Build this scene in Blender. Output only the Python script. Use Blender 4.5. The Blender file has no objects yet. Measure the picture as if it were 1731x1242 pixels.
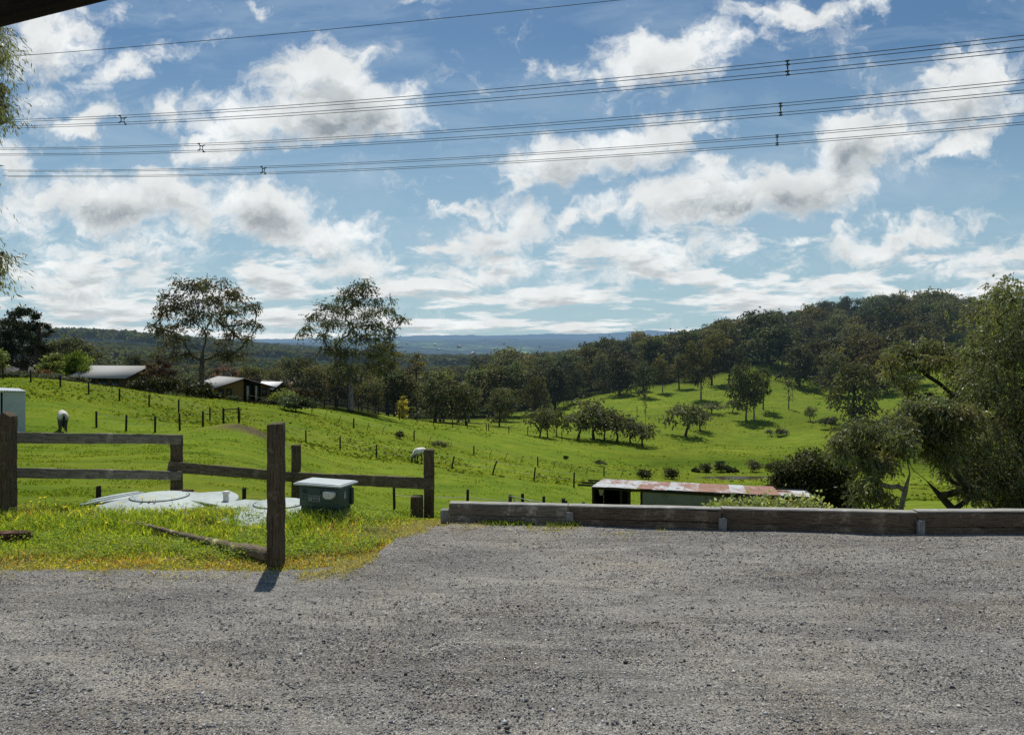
import bpy, math, random
import numpy as np
from mathutils import Vector, Matrix, Euler

rng = np.random.default_rng(11)
random.seed(5)
scene = bpy.context.scene
COL = scene.collection
R = math.radians
F, CX, HZ, EYE = 1254.0, 865.5, 590.0, 2.05      # focal length in photo pixels, picture centre, horizon row, eye height


def P(px, py, Y):
    return np.array([(px - CX) / F * Y, Y, EYE - (py - HZ) / F * Y])


# ------------------------------------------------------------------ numpy noise
def _hash(ix, iy, s):
    n = (ix * 374761393 + iy * 668265263 + s * 974634777) & 0xFFFFFFFF
    n = ((n ^ (n >> 13)) * 1274126177) & 0xFFFFFFFF
    return ((n ^ (n >> 16)) & 0xFFFFFF) / float(0xFFFFFF)


def vnoise(x, y, s=0):
    x = np.asarray(x, float); y = np.asarray(y, float)
    ix = np.floor(x).astype(np.int64); iy = np.floor(y).astype(np.int64)
    fx = x - ix; fy = y - iy
    fx = fx * fx * (3 - 2 * fx); fy = fy * fy * (3 - 2 * fy)
    a = _hash(ix, iy, s); b = _hash(ix + 1, iy, s); c = _hash(ix, iy + 1, s); d = _hash(ix + 1, iy + 1, s)
    return (a * (1 - fx) + b * fx) * (1 - fy) + (c * (1 - fx) + d * fx) * fy


def fbm(x, y, s=0, o=4, g=.5):
    t = 0; a = 1; n = 0
    for k in range(o):
        t = t + a * vnoise(x * 2 ** k, y * 2 ** k, s + k * 17); n += a; a *= g
    return t / n


# ------------------------------------------------------------------ terrain heights
CT = []
def ct(px, Y, py=None, z=None):
    CT.append((px, Y, py if py is not None else HZ + (EYE - z) / Y * F))
for px, z in ((-100, -.03), (150, -.03), (400, -.03), (560, -.05), (640, -.10), (710, -.17), (900, -.25), (1200, -.25), (1500, -.25), (1850, -.25)):
    ct(px, 9.3, z=z)
for px, z in ((-100, -.25), (150, -.35), (296, -.42), (500, -.5), (720, -.42), (900, -.6), (1200, -.7), (1500, -.7), (1850, -.8)):
    ct(px, 11, z=z)
for a in [(-100, 20, None, -1.2), (250, 20, 803), (480, 20, 830), (700, 20, None, -2.45), (950, 20, None, -2.9), (1250, 20, None, -3.1), (1600, 20, None, -3.2), (1850, 20, None, -3.3),
          (-100, 30, None, -2.0), (250, 30, 768), (480, 30, 800), (667, 30, 878), (790, 30, 880), (950, 30, None, -5.3), (1250, 30, None, -5.7), (1600, 30, None, -5.4), (1850, 30, None, -5.2),
          (-60, 45, 728), (40, 45, 729), (250, 50, 732), (404, 50, 724), (480, 45, 760), (560, 45, 790), (690, 45, 815), (850, 42, 842), (970, 42, None, -7.3), (1200, 42, None, -7.8), (1600, 45, None, -7.6), (1850, 45, None, -7.2),
          (150, 68, 668), (302, 68, 698), (355, 68, 711), (517, 67, 748), (575, 64, 760), (636, 63, 772), (707, 63, 780), (763, 64, 790), (831, 62, 800), (902, 60, 812), (970, 58, 822), (1250, 62, 840), (1600, 62, 846), (1850, 62, 840),
          (0, 68, 648), (0, 85, 640), (100, 85, 643), (200, 85, 655), (300, 88, 669), (380, 92, 676), (450, 95, 685), (0, 99, 646), (100, 99, 650), (200, 99, 661), (300, 101, 674), (400, 104, 683),
          (524, 86, 708), (598, 88, 724), (700, 88, 746), (801, 90, 768), (909, 91, 788), (1021, 92, 806), (1250, 92, 811), (1600, 92, 812), (1850, 92, 806),
          (550, 112, 692), (593, 125, 692), (700, 128, 712), (810, 128, 726), (905, 130, 736), (1000, 130, 748), (1090, 128, 758), (1200, 120, 770), (1300, 118, 772), (1600, 120, 772), (1850, 120, 765),
          (640, 122, 703), (1300, 145, 740), (1200, 140, 745), (1450, 142, 725), (1600, 145, 722), (1850, 145, 715),
          (905, 148, 726), (1000, 150, 728), (1090, 150, 725), (800, 150, 718),
          (1100, 165, 700), (1180, 168, 698), (1300, 165, 700), (1440, 160, 702), (1600, 165, 672), (1850, 165, 660),
          (860, 190, 699), (950, 195, 688), (1050, 205, 664), (1150, 205, 658), (1200, 205, 652), (1300, 200, 645), (1400, 195, 660), (1500, 190, 650), (1620, 220, 602), (1850, 220, 590),
          (1300, 225, 618), (1400, 240, 618), (1500, 240, 605), (1050, 260, 632), (950, 260, 652), (860, 260, 668), (1200, 260, 610),
          (0, 120, 655), (100, 120, 660), (250, 120, 674), (400, 120, 690), (0, 200, 635), (200, 200, 640), (400, 200, 668), (600, 180, 692), (700, 180, 706), (780, 180, 706),
          (600, 300, 640), (700, 300, 652), (800, 300, 655), (400, 350, 632), (200, 380, 605), (0, 380, 598),
          (900, 345, 640), (1000, 340, 620), (1050, 340, 600), (1120, 340, 582), (1200, 340, 568), (1300, 335, 556), (1400, 335, 548), (1500, 335, 541), (1600, 335, 540), (1731, 335, 546), (1850, 335, 548),
          (1050, 420, 606), (1200, 420, 576), (1400, 420, 556), (1550, 420, 550), (1850, 420, 556),
          (-100, 600, 577), (50, 600, 577), (150, 600, 577), (260, 620, 584), (400, 620, 600), (500, 600, 612), (600, 600, 618), (700, 600, 622), (850, 600, 622), (1000, 600, 612), (1200, 600, 590), (1500, 600, 580), (1850, 600, 580),
          (-100, 1200, 585), (150, 1200, 585), (350, 1200, 590), (500, 1100, 596), (700, 1200, 610), (900, 1200, 612), (1200, 1200, 605), (1850, 1200, 600),
          (0, 2500, 590), (400, 2500, 584), (500, 2500, 586), (700, 2500, 600), (900, 2500, 602), (1300, 2500, 600), (1850, 2500, 600),
          (0, 5000, 586), (400, 5000, 582), (560, 5000, 580), (640, 5000, 577), (690, 5000, 576), (760, 5200, 577), (865, 5000, 573), (960, 5000, 578), (1100, 5000, 580), (1300, 5000, 580), (1850, 5000, 580),
          (0, 9000, 585), (500, 9000, 582), (900, 9000, 580), (1300, 9000, 580), (1850, 9000, 580),
          (0, 18000, 577), (400, 18000, 575), (650, 18000, 573), (700, 18000, 569), (760, 18000, 570), (860, 18000, 571), (960, 18000, 568), (1040, 18000, 568), (1090, 18000, 559), (1130, 18000, 562), (1200, 18000, 568), (1850, 18000, 572),
          (0, 24000, 592), (900, 24000, 592), (1850, 24000, 592)]:
    ct(*a)
CT = np.array(CT)
_cu = (CT[:, 0] - CX) / F * 3.0
_cl = np.log(CT[:, 1])
_cs = CT[:, 2] - HZ
def _k(r2):
    return np.where(r2 > 1e-12, 0.5 * r2 * np.log(np.maximum(r2, 1e-12)), 0.0)
_n = len(CT)
_A = np.zeros((_n + 3, _n + 3))
_A[:_n, :_n] = _k((_cu[:, None] - _cu) ** 2 + (_cl[:, None] - _cl) ** 2) + np.eye(_n) * 1e-3
_A[:_n, _n] = 1; _A[:_n, _n + 1] = _cu; _A[:_n, _n + 2] = _cl
_A[_n:, :_n] = _A[:_n, _n:].T
_W = np.linalg.solve(_A, np.concatenate([_cs, [0, 0, 0]]))

DAM = (31.5, 95.5, 8.0, 2.0)        # x, y, radii of the farm dam


def ground(x, y, bumps=True):
    x = np.atleast_1d(np.asarray(x, float)); y = np.atleast_1d(np.asarray(y, float))
    yy = np.maximum(y, 9.0)
    u = np.clip(x / yy, -.76, .76) * 3.0
    l = np.log(yy)
    out = np.empty_like(x)
    for i in range(0, len(x), 20000):
        a = slice(i, i + 20000)
        k = _k((u[a, None] - _cu) ** 2 + (l[a, None] - _cl) ** 2)
        s = k @ _W[:_n] + _W[_n] + _W[_n + 1] * u[a] + _W[_n + 2] * l[a]
        out[a] = EYE - s / F * yy[a]
    w = np.clip((y - 9.0 + .5 * np.clip((x + 2.4) / .9, 0, 1)) / 1.6, 0, 1); w = w * w * (3 - 2 * w)
    z = out * w
    if bumps:
        amp = np.clip((y - 12) / 40, 0, 1)
        z = z + amp * ((fbm(x / 9, y / 9, 3) - .5) * .35 + (fbm(x / 2.2, y / 2.2, 5, 2) - .5) * .10)
        far = np.clip((y - 1500) / 2500, 0, 1)
        z = z + far * (fbm(x / 420, y / 420, 9, 4) - .5) * 60 * np.clip(yy / 6000, .3, 1.6)
        # scuffed bare bank under the paddock gate
        d2 = ((x + 17.4) / 3.2) ** 2 + ((y - 49.0) / 1.6) ** 2
        z = z + .35 * np.exp(-d2)
    e = ((x - DAM[0]) / DAM[2]) ** 2 + ((y - DAM[1]) / DAM[3]) ** 2
    zc = DAMZ
    t = np.clip((1.35 - e) / .5, 0, 1); t = t * t * (3 - 2 * t)
    z = z * (1 - t) + (zc - .5) * t
    return z


DAMZ = 99.0; _d = DAM; DAM = (0.0, -900.0, 1.0, 1.0)
_z0 = lambda: float(ground([_d[0]], [_d[1]], False)[0]) - .2
DAMZ = _z0(); DAM = _d


def gz(x, y):
    return float(ground([x], [y])[0])


def G(px, Y):
    x = (px - CX) / F * Y
    return np.array([x, Y, gz(x, Y)])


def solve_Y(px, py, lo, hi):
    """depth at which the ground is seen at photo row py in column px"""
    ys = np.geomspace(lo, hi, 120); xs = (px - CX) / F * ys
    pr = HZ + (EYE - ground(xs, ys)) / ys * F
    return float(ys[np.argmin(np.abs(pr - py))])


# ------------------------------------------------------------------ mesh helpers
def mesh(name, V, faces, mat=None, smooth=False, tint=None):
    me = bpy.data.meshes.new(name)
    V = np.asarray(V, np.float32).reshape(-1, 3)
    if isinstance(faces, np.ndarray):
        faces = [faces]
    faces = [np.asarray(f, np.int32) for f in faces if len(f)]
    nl = sum(f.size for f in faces); nf = sum(len(f) for f in faces)
    me.vertices.add(len(V)); me.vertices.foreach_set('co', V.ravel())
    me.loops.add(nl); me.polygons.add(nf)
    me.loops.foreach_set('vertex_index', np.concatenate([f.ravel() for f in faces]))
    tot = np.concatenate([np.full(len(f), f.shape[1], np.int32) for f in faces])
    st = np.concatenate([[0], np.cumsum(tot)[:-1]]).astype(np.int32)
    me.polygons.foreach_set('loop_start', st)
    me.polygons.foreach_set('loop_total', tot)
    if smooth:
        me.polygons.foreach_set('use_smooth', np.ones(nf, bool))
    if tint is not None:
        a = me.color_attributes.new('tint', 'FLOAT_COLOR', 'POINT')
        t = np.ones((len(V), 4), np.float32); t[:, :3] = tint
        a.data.foreach_set('color', t.ravel())
    me.update(calc_edges=True)
    me.validate()
    if mat:
        me.materials.append(mat)
    return me


class MB:
    def __init__(s):
        s.v = []; s.f = {}; s.n = 0; s.t = []
    def add(s, V, Fs, tint=(1, 1, 1)):
        V = np.asarray(V, float).reshape(-1, 3)
        s.v.append(V)
        for f in (Fs if isinstance(Fs, list) else [Fs]):
            f = np.asarray(f, int)
            s.f.setdefault(f.shape[1], []).append(f + s.n)
        s.n += len(V)
        s.t.append(np.broadcast_to(np.asarray(tint, float), (len(V), 3)))
    def box(s, c, size, rot=0, tint=(1, 1, 1), M=None):
        sx, sy, sz = [q / 2 for q in size]
        V = np.array([[x, y, z] for z in (-sz, sz) for y in (-sy, sy) for x in (-sx, sx)])
        if M is not None:
            V = V @ np.array(M.to_3x3()).T
        elif rot:
            c_, s_ = math.cos(rot), math.sin(rot)
            V = V @ np.array([[c_, -s_, 0], [s_, c_, 0], [0, 0, 1]]).T
        Fq = [[0, 2, 3, 1], [4, 5, 7, 6], [0, 1, 5, 4], [2, 6, 7, 3], [0, 4, 6, 2], [1, 3, 7, 5]]
        s.add(V + np.asarray(c, float), np.array(Fq), tint)
    def tube(s, pts, rad, n=6, cap=True, tint=(1, 1, 1)):
        pts = np.asarray(pts, float); m = len(pts)
        rad = np.broadcast_to(np.asarray(rad, float), (m,))
        d = np.gradient(pts, axis=0); d /= np.linalg.norm(d, axis=1)[:, None] + 1e-9
        ref = np.array([.31, .52, .79]) if abs(d[0] @ np.array([.31, .52, .79])) < .9 else np.array([.9, -.3, .1])
        a = np.cross(d, ref); a /= np.linalg.norm(a, axis=1)[:, None] + 1e-9
        b = np.cross(d, a)
        th = np.arange(n) * 2 * math.pi / n
        V = pts[:, None] + rad[:, None, None] * (np.cos(th)[None, :, None] * a[:, None] + np.sin(th)[None, :, None] * b[:, None])
        i = np.arange(m - 1)[:, None] * n; j = np.arange(n)[None]; k = (j + 1) % n
        q = np.stack([i + j, i + k, i + n + k, i + n + j], -1).reshape(-1, 4)
        Fs = [q]
        if cap:
            Fs.append(np.array([list(range(n))[::-1], [(m - 1) * n + z for z in range(n)]]))
        s.add(V.reshape(-1, 3), Fs, tint)
    def mesh(s, name, mat, smooth=False, tint=False):
        return mesh(name, np.concatenate(s.v), [np.concatenate(f) for f in s.f.values()], mat, smooth, np.concatenate(s.t) if tint else None)


def basis(o):
    m = o.matrix_basis.copy()
    while o.parent:
        o = o.parent
        m = o.matrix_basis @ m
    return m


def obj(name, me, parent=None, M=None, bevel=0):
    """an object whose mesh is in world coordinates unless M (its world matrix) is given"""
    o = bpy.data.objects.new(name, me); COL.objects.link(o)
    M = M if M is not None else Matrix.Identity(4)
    if parent:
        o.parent = parent
        o.matrix_basis = basis(parent).inverted() @ M
    else:
        o.matrix_basis = M
    if bevel:
        b = o.modifiers.new('edge', 'BEVEL'); b.width = bevel; b.segments = 2; b.limit_method = 'ANGLE'
    return o


def tag(o, label, cat=None, group=None, kind=None):
    if label: o['label'] = label
    if cat: o['category'] = cat
    if group: o['group'] = group
    if kind: o['kind'] = kind
    return o


def thing(name, label, cat, loc, rz=0, group=None):
    o = bpy.data.objects.new(name, None); COL.objects.link(o)
    o.empty_display_size = .2
    o.matrix_basis = Matrix.Translation(Vector([float(q) for q in loc])) @ Matrix.Rotation(rz, 4, 'Z')
    return tag(o, label, cat, group)


def dup(root, loc, rz=0, sc=1.0, label=None, group=None, name=None):
    r = root.copy(); COL.objects.link(r)
    if name: r.name = name
    sc3 = sc if isinstance(sc, (tuple, list)) else (sc, sc, sc)
    r.matrix_basis = Matrix.Translation(Vector([float(q) for q in loc])) @ Matrix.Rotation(rz, 4, 'Z') @ Matrix.Diagonal((*sc3, 1))
    if label: r['label'] = label
    if group: r['group'] = group
    for ch in list(root.children):
        c = ch.copy(); COL.objects.link(c); c.parent = r
    return r


# ------------------------------------------------------------------ material helpers
class NT:
    def __init__(s, name):
        s.m = bpy.data.materials.new(name); s.m.use_nodes = True
        s.t = s.m.node_tree; s.t.nodes.clear()
        s.out = s.t.nodes.new('ShaderNodeOutputMaterial')
    def n(s, typ, ins=None, **kw):
        nd = s.t.nodes.new('ShaderNode' + typ)
        for k, v in kw.items(): setattr(nd, k, v)
        for k, v in (ins or {}).items(): s.set(nd.inputs[k], v)
        return nd
    def set(s, sock, v):
        if isinstance(v, bpy.types.NodeSocket): s.t.links.new(v, sock)
        elif isinstance(v, (tuple, list)) and sock.type == 'RGBA' and len(v) == 3: sock.default_value = (*v, 1)
        else: sock.default_value = v
    def coord(s, kind='Object'):
        return s.n('TexCoord').outputs[kind]
    def pos(s):
        return s.n('NewGeometry').outputs['Position']
    def scale(s, vec, sc):
        return s.n('VectorMath', {0: vec, 1: sc if isinstance(sc, (tuple, list)) else (sc,) * 3}, operation='MULTIPLY').outputs[0]
    def noise(s, vec, scale=5, detail=4, rough=.55, dist=0):
        return s.n('TexNoise', {'Vector': vec, 'Scale': scale, 'Detail': detail, 'Roughness': rough, 'Distortion': dist}).outputs[0]
    def vor(s, vec, scale, feature='F1', out='Color'):
        return s.n('TexVoronoi', {'Vector': vec, 'Scale': scale}, feature=feature).outputs[out]
    def ramp(s, fac, stops, interp='LINEAR'):
        r = s.n('ValToRGB', {0: fac}); r.color_ramp.interpolation = interp
        e = r.color_ramp.elements
        while len(e) < len(stops): e.new(.5)
        for q, (p, c) in zip(e, stops):
            q.position = p; q.color = (*c, 1) if isinstance(c, (tuple, list)) else (c, c, c, 1)
        return r.outputs[0]
    def mix(s, fac, a, b, mode='MIX'):
        x = s.n('MixRGB', {0: fac, 1: a, 2: b}, blend_type=mode)
        return x.outputs[0]
    def math(s, op, a, b=0, clamp=False):
        x = s.n('Math', {0: a, 1: b}, operation=op); x.use_clamp = clamp
        return x.outputs[0]
    def attr(s, name='tint'):
        return s.n('Attribute', attribute_name=name).outputs['Color']
    def bump(s, h, strength=.5, dist=.02):
        return s.n('Bump', {'Height': h, 'Strength': strength, 'Distance': dist}).outputs[0]
    def bsdf(s, col, rough=.8, spec=.3, metal=0, normal=None, **kw):
        b = s.n('BsdfPrincipled', {'Base Color': col, 'Roughness': rough, 'Specular IOR Level': spec, 'Metallic': metal})
        if normal is not None: s.set(b.inputs['Normal'], normal)
        return b.outputs[0]
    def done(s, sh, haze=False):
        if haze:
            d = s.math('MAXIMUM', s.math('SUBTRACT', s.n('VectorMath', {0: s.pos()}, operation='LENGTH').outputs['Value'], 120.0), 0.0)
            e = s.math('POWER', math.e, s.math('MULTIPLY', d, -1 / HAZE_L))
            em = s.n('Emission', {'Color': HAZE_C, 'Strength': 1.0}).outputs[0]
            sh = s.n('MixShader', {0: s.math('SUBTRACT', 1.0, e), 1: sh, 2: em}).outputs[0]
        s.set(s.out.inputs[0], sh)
        return s.m


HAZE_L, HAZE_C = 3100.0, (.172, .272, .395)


def m_wood(name, axis, dark, light, moss=0.0, wear=1.0):
    t = NT(name); c = t.coord()
    sc = {'X': (1.2, 22, 22), 'Z': (22, 22, 1.2), 'Y': (22, 1.2, 22)}[axis]
    g = t.noise(t.scale(c, sc), 1.6, 6, .65, .4)
    f = t.noise(t.scale(c, tuple(q * 3 for q in sc)), 2.0, 3, .6)
    big = t.noise(c, 2.2, 4, .6)
    col = t.ramp(t.math('ADD', t.math('MULTIPLY', g, .7), t.math('MULTIPLY', big, .3)), [(.3, dark), (.55, tuple((a + b) / 2 for a, b in zip(dark, light))), (.75, light)])
    col = t.mix(t.ramp(f, [(.35, 0.0), (.5, .55)]), tuple(q * .35 for q in dark), col)
    col = t.mix(t.ramp(t.noise(c, 5, 5, .7), [(.56, 0.0), (.68, .75 * wear)]), col, tuple(min(1, q * 1.5) for q in light))
    if moss:
        col = t.mix(t.ramp(t.noise(c, 6, 5, .7), [(.45, 0.0), (.62, moss)]), col, (.09, .10, .035))
    h = t.math('ADD', g, t.math('MULTIPLY', f, .6))
    return t.done(t.bsdf(col, .88, .15, normal=t.bump(h, .7, .012)))


def m_leaf(name, col, trans=.35, haze=True, rnd=.25, rough=.55, tcol=None, spec=.25):
    t = NT(name)
    info = t.n('ObjectInfo').outputs['Random']
    v = t.math('ADD', 1 - rnd / 2, t.math('MULTIPLY', info, rnd))
    c = t.mix(1.0, t.attr(), (*col, 1), 'MULTIPLY')
    h2 = t.math('FRACT', t.math('MULTIPLY', info, 17.3))
    c = t.mix(1.0, c, t.n('CombineXYZ', {0: v, 1: v, 2: v}).outputs[0], 'MULTIPLY')
    if rnd > .28:
        c = t.mix(1.0, c, t.ramp(h2, [(.0, (.85, .95, 1.15)), (.4, (1, 1, 1)), (.75, (1.2, 1.05, .95)), (1.0, (1.35, 1.0, .9))]), 'MULTIPLY')
    d = t.bsdf(c, rough, spec)
    tc = t.mix(1.0, c, (*(tcol or (1.5, 1.5, .6)), 1), 'MULTIPLY')
    tr = t.n('BsdfTranslucent', {'Color': tc}).outputs[0]
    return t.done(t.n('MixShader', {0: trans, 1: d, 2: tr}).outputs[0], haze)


def m_bark(name, dark, light, haze=False, sc=3.0):
    t = NT(name); c = t.coord()
    g = t.noise(t.scale(c, (sc, sc, sc * .25)), 2, 6, .65)
    col = t.ramp(g, [(.35, dark), (.62, light)])
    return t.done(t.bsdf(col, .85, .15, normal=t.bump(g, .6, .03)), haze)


def m_paint(name, col, rough=.5, spec=.4, metal=0, dirt=.25, sc=3):
    t = NT(name); c = t.coord()
    n1 = t.noise(c, sc, 6, .65)
    n2 = t.noise(t.scale(c, (6, 6, 1)), sc, 4, .6)
    cc = t.mix(t.ramp(n1, [(.4, 0.0), (.7, dirt)]), col, tuple(q * .45 for q in col))
    cc = t.mix(t.ramp(n2, [(.5, 0.0), (.75, dirt)]), cc, tuple(min(1, q * 1.25 + .01) for q in col))
    return t.done(t.bsdf(cc, rough, spec, metal, normal=t.bump(n1, .08, .01)))


# ------------------------------------------------------------------ materials
def m_pasture():
    t = NT('pasture_grass'); p = t.pos()
    a = t.attr()
    n1 = t.noise(p, .10, 8, .72)
    n2 = t.noise(p, .55, 7, .75)
    n3 = t.noise(t.scale(p, (1, .45, 1)), 7, 4, .75)
    v = t.math('ADD', t.math('MULTIPLY', n1, .6), t.math('ADD', t.math('MULTIPLY', n2, .75), t.math('MULTIPLY', n3, .8)))
    c = t.mix(1.0, a, t.ramp(t.math('MULTIPLY', v, .5), [(.36, (.34, .42, .45)), (.47, (.80, .88, .80)), (.56, (1.08, 1.06, .85)), (.68, (1.6, 1.42, 1.1))]), 'MULTIPLY')
    c = t.mix(t.ramp(t.noise(p, .5, 6, .75), [(.56, 0.0), (.72, .45)]), c, t.mix(1.0, a, (1.25, .86, 1.1, 1), 'MULTIPLY'))
    trk = t.noise(t.scale(p, (.045, .38, 1)), 1.6, 6, .7)
    c = t.mix(1.0, c, t.ramp(trk, [(.36, (.72, .80, .80)), (.47, (.98, 1.0, 1.0)), (.56, (1.03, 1.0, 1.0)), (.68, (1.30, 1.10, 1.25))]), 'MULTIPLY')
    h = t.math('ADD', t.math('MULTIPLY', n3, .5), n2)
    # tree canopy texture on the far ranges
    d = t.n('VectorMath', {0: p}, operation='LENGTH').outputs['Value']
    farm = t.ramp(t.math('DIVIDE', d, 3000.0), [(.3, 0.0), (.8, 1.0)])
    vv = t.vor(p, .045, out='Distance')
    fc = t.mix(1.0, a, t.ramp(vv, [(.1, (1.9, 1.85, 1.7)), (.75, (.2, .22, .26))]), 'MULTIPLY')
    fc = t.mix(1.0, fc, t.ramp(t.noise(p, .006, 6, .7), [(.36, (.12, .15, .2)), (.5, (1, 1, 1)), (.64, (3.4, 3.2, 2.0))]), 'MULTIPLY')
    c = t.mix(farm, c, fc)
    nb = t.bump(h, .9, .16)
    d1 = t.bsdf(c, .9, .0, normal=nb)
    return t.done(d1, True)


def m_gravel():
    t = NT('yard_gravel'); p = t.pos()
    ws = t.n('VectorMath', {0: p, 1: t.scale(t.n('TexNoise', {'Vector': p, 'Scale': 40.0, 'Detail': 2.0}).outputs['Color'], .012)}, operation='ADD').outputs[0]
    v1 = t.vor(ws, 82.0); d1 = t.vor(ws, 82.0, out='Distance')
    v2 = t.vor(p, 190.0); d2 = t.vor(p, 190.0, out='Distance')
    s1 = t.n('SeparateColor', {0: v1}).outputs[0]; s2 = t.n('SeparateColor', {0: v2}).outputs[0]
    g = t.math('ADD', t.math('MULTIPLY', s1, .55), t.math('MULTIPLY', s2, .45))
    col = t.ramp(g, [(.10, (.118, .112, .099)), (.38, (.275, .264, .236)), (.62, (.355, .340, .304)), (.88, (.60, .578, .52))])
    # compacted dusty strips along the driving direction, loose darker drifts between
    packed = t.ramp(t.noise(t.scale(p, (.22, .75, 1)), 1.5, 6, .62, .5), [(.42, 0.0), (.60, 1.0)])
    col = t.mix(t.math('MULTIPLY', packed, .28), col, (.245, .235, .215))
    tone = t.noise(t.scale(p, (.5, 1.2, 1)), 1.0, 6, .65)
    col = t.mix(1.0, col, t.ramp(tone, [(.33, (.74, .74, .75)), (.5, (.96, .955, .95)), (.68, (1.14, 1.12, 1.08))]), 'MULTIPLY')
    rut = t.n('TexNoise', {'Vector': t.scale(p, (.18, 1.5, 1)), 'Scale': 1.6, 'Detail': 5.0, 'Roughness': .6}).outputs[0]
    rut = t.math('ABSOLUTE', t.math('SUBTRACT', rut, .5))
    col = t.mix(t.ramp(rut, [(.0, .42), (.03, 0.0)]), col, (.09, .085, .075))
    brown = t.noise(p, .8, 5, .65)
    col = t.mix(t.ramp(brown, [(.50, 0.0), (.70, .55)]), col, t.mix(1.0, col, (1.10, .95, .81, 1), 'MULTIPLY'))
    loose = t.math('SUBTRACT', 1.0, t.math('MULTIPLY', packed, .35))
    col = t.mix(t.math('MULTIPLY', t.ramp(d1, [(.35, 0.0), (.75, .7)]), loose), col, (.04, .038, .034))
    h = t.math('ADD', t.math('MULTIPLY', t.math('SUBTRACT', 1.0, d1), t.math('ADD', .4, s1)), t.math('MULTIPLY', t.math('SUBTRACT', 1.0, d2), .45))
    b1 = t.bump(t.noise(p, 7, 5, .62), .55, .06)
    b = t.n('Bump', {'Height': h, 'Strength': t.math('MULTIPLY', loose, .9), 'Distance': .010, 'Normal': b1}).outputs[0]
    return t.done(t.bsdf(col, .9, .12, normal=b))


def m_tint(name, rough=.8, spec=.2, trans=0, haze=False):
    t = NT(name); a = t.attr()
    sh = t.bsdf(a, rough, spec)
    if trans:
        tr = t.n('BsdfTranslucent', {'Color': t.mix(1.0, a, (1.5, 1.45, .6, 1), 'MULTIPLY')}).outputs[0]
        sh = t.n('MixShader', {0: trans, 1: sh, 2: tr}).outputs[0]
    return t.done(sh, haze)


def m_rust_roof():
    t = NT('rusty_iron'); a = t.attr(); c = t.coord()
    n = t.noise(t.scale(c, (1.0, .45, 1)), 2.0, 7, .7, .6)
    n2 = t.noise(t.scale(c, (8, .6, 1)), 1.5, 4, .6)
    r = t.n('SeparateColor', {0: a}).outputs[0]
    f = t.ramp(t.math('ADD', t.math('ADD', t.math('MULTIPLY', n, 1.05), t.math('MULTIPLY', n2, .25)), t.math('MULTIPLY', r, .34)), [(.695, 0.0), (.83, .95)])
    rust = t.ramp(t.noise(c, 5, 5, .7), [(.3, (.15, .055, .032)), (.55, (.29, .13, .075)), (.75, (.46, .28, .18))])
    gal = t.ramp(n2, [(.3, (.34, .36, .37)), (.7, (.56, .58, .59))])
    return t.done(t.bsdf(t.mix(f, gal, rust), .6, .35, 0.0))


def m_water():
    t = NT('dam_surface'); p = t.pos()
    h = t.noise(t.scale(p, (1, 2.2, 1)), 2.5, 4, .6)
    return t.done(t.bsdf((.06, .042, .028), .2, .3, normal=t.bump(h, .25, .02)))


M_pasture = m_pasture(); M_gravel = m_gravel()
M_postwood = m_wood('weathered_post_wood', 'Z', (0.082, 0.056, 0.036), (0.33, 0.25, 0.16), .25, .4)
M_railwood = m_wood('weathered_rail_wood', 'X', (0.11, 0.082, 0.052), (0.43, 0.34, 0.225), .2, .3)
M_greyrail = m_wood('silvered_rail_wood', 'X', (0.156, 0.138, 0.102), (0.566, 0.488, 0.356), .0, .25)
M_sleeper = m_wood('treated_sleeper_wood', 'X', (0.135, 0.096, 0.066), (0.35, 0.26, 0.18), .0, .5)
M_sleeper_reflect = m_wood('reflection_pale_sleeper_wood', 'X', (.19, .155, .12), (.43, .36, .28), .0, .8)  # paler boards: a window glass reflection painted into the timber colour
M_suntop = m_wood('sunlit_top_wood', 'X', (.42, .40, .36), (.66, .64, .58), 0, .3)  # pale tone carries the sunlight on the wall top
M_sleeperpost = m_wood('pale_sleeper_stake', 'Z', (.30, .29, .27), (.56, .54, .50), .0)
M_fpost = m_paint('paddock_post_wood', (.035, .032, .024), .9, .1)
M_wire = m_paint('galvanised_wire', (.25, .25, .25), .5, .5, .6)
M_eave = m_wood('dark_eave_timber', 'X', (.012, .009, .007), (.03, .024, .019))
M_log = m_wood('log_wood', 'X', (.17, .13, .085), (.52, .42, .29), .15)
M_board = m_wood('dark_red_board', 'X', (0.056, 0.029, 0.021), (0.144, 0.072, 0.051))
M_tank = m_paint('pale_green_tank_plastic', (.42, .475, .45), .6, .3, dirt=.6, sc=2.5)
M_tankdark = m_paint('dark_green_plastic', (.03, .05, .045), .5, .3)
M_boxgreen = m_paint('green_box_plastic', (.050, .082, .066), .45, .4, dirt=.3, sc=6)
M_boxlid = m_paint('pale_lid_plastic', (.50, .55, .54), .35, .5, dirt=.15, sc=5)
M_white = m_paint('white_plastic', (.74, .70, .62), .5, .4, dirt=.15)
M_platewhite = m_paint('label_plate', (.22, .23, .23), .5, .4)
M_ink = m_paint('label_ink', (.05, .05, .055), .7, .2)
M_rustroof = m_rust_roof()
M_tinwall = m_paint('green_grey_iron', (.21, .212, .215), .6, .3, dirt=.5, sc=1.5)
M_tinblue = m_paint('blue_grey_iron', (.40, .45, .49), .5, .4, dirt=.3, sc=1)
M_tinroof = m_paint('zincalume_roof', (.50, .53, .56), .45, .5, dirt=.15, sc=1)
M_roofgrey = m_paint('pale_grey_roof', (.36, .36, .35), .95, .05, dirt=.04, sc=.6)
M_roofwhite = m_paint('bright_roof', (.72, .72, .72), .85, .15, dirt=.1, sc=.6)
M_brick = m_paint('tan_brick', (.19, .125, .06), .9, .15, dirt=.4, sc=1.5)
M_dkbrick = m_paint('brown_wall', (.10, .08, .055), .9, .15, dirt=.4, sc=1.5)
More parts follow.
